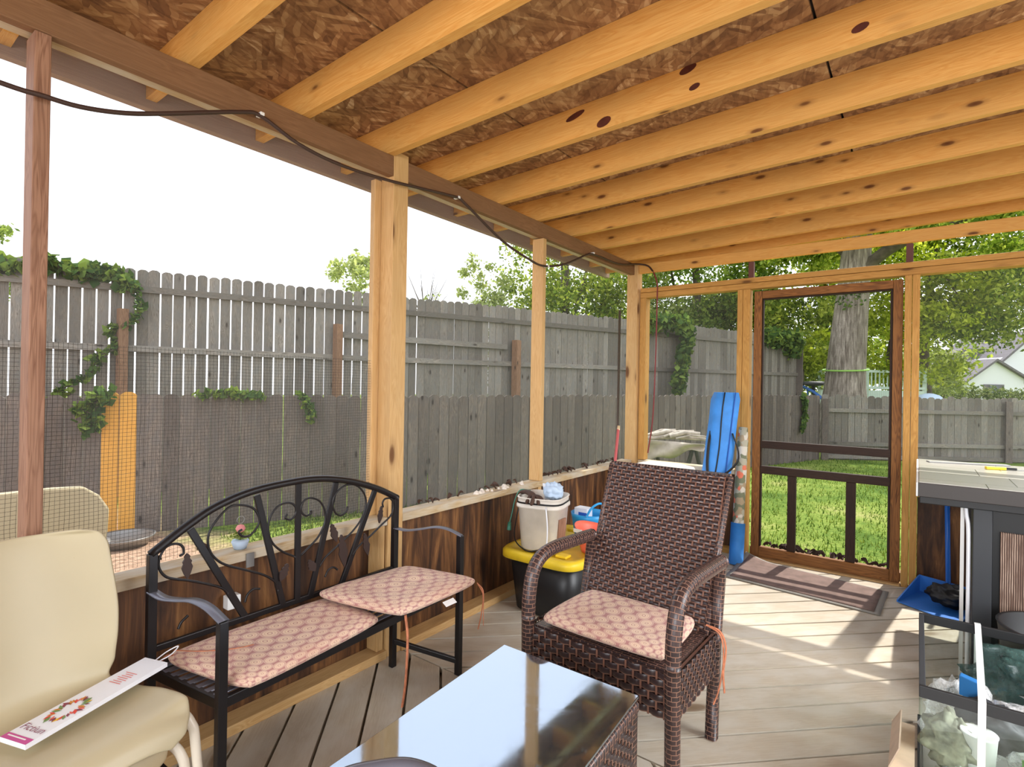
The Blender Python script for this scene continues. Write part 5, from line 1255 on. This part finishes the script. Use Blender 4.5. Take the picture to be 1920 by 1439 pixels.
# ------------------------------------------------------------------ bar table at right
bt_ = empty('bar_table', (.7, 3.7, 0), 'dark framed outdoor bar with pale tiled top at the right', 'bar')
piece('tile_top', 'counter', bt_, .006, 1.35, 3.175, 4.262, .885, .90)
piece('edge_band', 'counterface', bt_, .0, 1.356, 3.165, 3.176, .832, .897); piece('edge_band', 'whiteplastic', bt_, -.004, .006, 3.165, 4.266, .832, .897)
piece('edge_band', 'counterface', bt_, .0, 1.356, 4.262, 4.272, .832, .897); piece('under_frame', 'black', bt_, .01, 1.35, 3.18, 4.26, .80, .884)
piece('leg', 'darkgrey', bt_, .205, .272, 3.23, 3.30, 0, .80); piece('leg', 'darkgrey', bt_, 1.25, 1.32, 3.23, 3.30, 0, .80); piece('leg', 'darkgrey', bt_, .245, .31, 4.15, 4.22, 0, .80); piece('leg', 'darkgrey', bt_, 1.25, 1.32, 4.15, 4.22, 0, .80)
piece('cabinet_panel', 'black', bt_, .272, 1.25, 3.26, 4.18, .02, .80)
m = MB(); m.box(.30, 1.2, 3.243, 3.262, .03, .70); m.build('woven_panel', 'ribbed', bt_)
piece('side_panel', 'darkgrey', bt_, .252, .271, 3.31, 4.14, .02, .80)
# white folded frame leaning against the cabinet side
wf = empty('folded_stand', (.20, 3.3, 0), 'slim white folded stand leaning against the left side of the bar', 'stand')
for x, y in ((.170, 3.26), ):
    mb = MB(); mb.bar((x, y, 0.01), (x, y+.01, .82), .009, .014, up=(1, 0, 0)); mb.build('upright', 'whiteplastic', wf)
mb = MB(); mb.tube(smooth([(.180, 3.25, .80), (.183, 3.25, .76), (.19, 3.245, .70), (.192, 3.245, .5), (.192, 3.245, .03)], 5), .008, 8); mb.build('strap', 'paper', wf)
# dustpan with long blue handle
dp = empty('dustpan', (.05, 4.3, 0), 'blue long-handled dustpan full of black rubbish against the end wall', 'dustpan')
p0, p1, p2, p3 = Vector((-.09, 4.17, .006)), Vector((.205, 3.98, .006)), Vector((.33, 4.33, .01)), Vector((.02, 4.47, .01))
mb = MB(); mb.hexa([p0, p1, p2, p3, p0+Vector((0, 0, .005)), p1+Vector((0, 0, .005)), p2+Vector((0, 0, .005)), p3+Vector((0, 0, .005))], 0)
for a, b, ha, hb in ((p0, p3, .015, .11), (p3, p2, .11, .11), (p2, p1, .11, .015)):
    nn = (b-a).cross(Vector((0, 0, 1))).normalized()*.004
    mb.hexa([a-nn, b-nn, b+nn, a+nn, a-nn+Vector((0, 0, ha)), b-nn+Vector((0, 0, hb)), b+nn+Vector((0, 0, hb)), a+nn+Vector((0, 0, ha))], 0)
mb.build('pan', 'bluepan', dp, fix=True)
mb = MB(); mb.tube([(.165, 4.40, .10), (.15, 4.44, .88)], .0135, 10); mb.build('handle', 'bluestick', dp)
crumple('rubbish_bag', (.17, 4.24, .085), .085, 'black', 'crumpled black rubbish lying in the blue dustpan', 'rubbish', 2, sx=1.2, sz=.75)
# yellow knife on the bar
kn = empty('utility_knife', (.32, 4.0, .90), 'yellow handled utility knife lying on the tiled bar top', 'knife')
mb = MB(); mb.bar((.30, 3.95, .909), (.385, 3.985, .909), .022, .016); mb.build('handle', 'yellow', kn, bevel=.003)
mb = MB(); mb.bar((.385, 3.985, .909), (.43, 4.0, .908), .014, .012); mb.build('ferrule', 'black', kn); mb = MB(); mb.bar((.43, 4.0, .906), (.465, 4.012, .904), .012, .004); mb.build('blade', 'galv', kn)
mb = MB(); mb.bar((.05, 4.10, .904), (.42, 4.22, .904), .05, .006); o = mb.build('steel_strip', 'galv'); tag(o, 'flat grey metal strip at the back of the tiled bar top', 'strip')

# ------------------------------------------------------------------ glass tank
tk = empty('glass_tank', (.35, 2.4, 0), 'black rimmed rectangular glass tank crammed with packaging at lower right', 'tank')
tx0, tx1, ty0, ty1, tz = .012, .84, 2.045, 2.72, .44
mb = MB()
def rimbox(nm, mat, *b): m = MB(); m.box(*b); return m.build(nm, mat, tk, bevel=.002)
for z0_, z1_ in ((.405, tz), (.0, .035)):
    rimbox('rim', 'black', tx0, tx1, ty0, ty0+.012, z0_, z1_); rimbox('rim', 'black', tx0, tx1, ty1-.012, ty1, z0_, z1_)
    rimbox('rim', 'darkgrey', tx0, tx0+.016, ty0+.012, ty1-.012, z0_, z1_); rimbox('rim', 'black', tx1-.012, tx1, ty0+.012, ty1-.012, z0_, z1_)
for b in ((tx0+.004, tx1-.004, ty0+.004, ty0+.008, .03, .41), (tx0+.004, tx1-.004, ty1-.008, ty1-.004, .03, .41), (tx0+.004, tx0+.008, ty0+.01, ty1-.01, .03, .41), (tx1-.008, tx1-.004, ty0+.01, ty1-.01, .03, .41)):
    m = MB(); m.box(*b); m.build('glass_pane', 'glass', tk)
m = MB(); m.box(tx0+.01, tx1-.01, ty0+.01, ty1-.01, .01, .02); m.build('base', 'greybin', tk)
st = MB(); st.bar((.19, ty1-.01, tz+.004), (.155, ty0-.002, tz+.004), .018, .003); st.bar((.155, ty0-.004, tz+.004), (.155, ty0-.004, .06), .018, .003, up=(0, 1, 0)); st.bar((.19, ty1+.004, tz+.004), (.19, ty1+.004, .1), .018, .003, up=(0, 1, 0))
o = st.build('packing_strap', 'whiteplastic'); tag(o, 'white packing strap looped around the glass tank', 'strap')
crumple('plastic_bag', (.14, 2.50, .15), .11, 'film', 'crumpled clear plastic bag in the near left of the tank', 'bag', 1, sz=1.25, sx=.95)
crumple('plastic_bag', (.50, 2.40, .28), .12, 'whiteplastic', 'crumpled white plastic bag on top of the pile in the tank', 'bag', 5, sx=1.5, sz=.45, amp=.6)
crumple('plastic_bag', (.30, 2.35, .23), .09, 'film', 'crumpled clear bag in the middle of the tank', 'bag', 8, sx=1.4, sz=.8, amp=.7)
crumple('plastic_bag', (.13, 2.15, .09), .08, 'whiteplastic', 'scrunched white bag low at the front of the tank', 'bag', 9, amp=.5)
crumple('camouflage_cloth', (.105, 2.22, .215), .075, 'camo', 'mottled brown and grey cloth pressed against the tank front', 'cloth', 11, amp=.5)
crumple('green_packet', (.31, 2.14, .17), .08, 'greenbag', 'shiny green packet at the front of the tank', 'packet', 12, sx=.9, sz=1.1)
crumple('dark_cloth', (.20, 2.30, .26), .07, 'darkgrey', 'dark grey cloth bundle in the tank behind the white cup', 'cloth', 14, sx=1.2)
mb = MB(); mb.lathe([(0, 0), (.035, 0), (.045, .15), (.047, .155), (.043, .155), (.0, .15)], (.16, 2.19, .13), 24); o = mb.build('paper_cup', 'whiteplastic'); tag(o, 'white upside down cup inside the tank', 'cup')
mb = MB(); mb.lathe([(0, 0), (.055, 0), (.058, .11), (.03, .135), (.0, .14)], (.225, 2.12, .03), 24); o = mb.build('plastic_jar', 'whiteplastic'); tag(o, 'white plastic jar at the bottom front of the tank', 'jar')
mb = MB(); mb.hexa([(.12, 2.36, .31), (.17, 2.34, .31), (.175, 2.37, .31), (.125, 2.39, .31), (.12, 2.36, .375), (.17, 2.34, .37), (.175, 2.37, .37), (.125, 2.39, .375)], 0)
o = mb.build('small_packet', 'printblue', bevel=.003); tag(o, 'small blue and white packet near the tank rim', 'packet')
# black bin and dark film behind the tank
bi = MB(); bi.lathe([(0, 0), (.16, 0), (.20, .38), (.205, .39), (.19, .39), (.15, .02), (0, .02)], (.47, 3.0, 0), 32); o = bi.build('waste_bin', 'black'); tag(o, 'round black bin standing between the glass tank and the bar', 'bin')
crumple('dark_film', (.42, 2.60, .26), .1, 'darkfilm', 'dark green wrinkled film at the back of the tank', 'film', 6, sx=2.6, sy=.6, sz=1.4, amp=.5)
cb = MB(); cb.box(-.06, .004, 1.93, 2.30, 0, .19); cb.hexa([(-.06, 2.0, .19), (-.056, 2.0, .19), (-.056, 2.28, .19), (-.06, 2.28, .19), (-.035, 2.0, .255), (-.031, 2.0, .255), (-.031, 2.28, .24), (-.035, 2.28, .24)], 1)
o = cb.build('cardboard_box', 'cardboard'); tag(o, 'torn cardboard box standing against the left side of the tank', 'box')
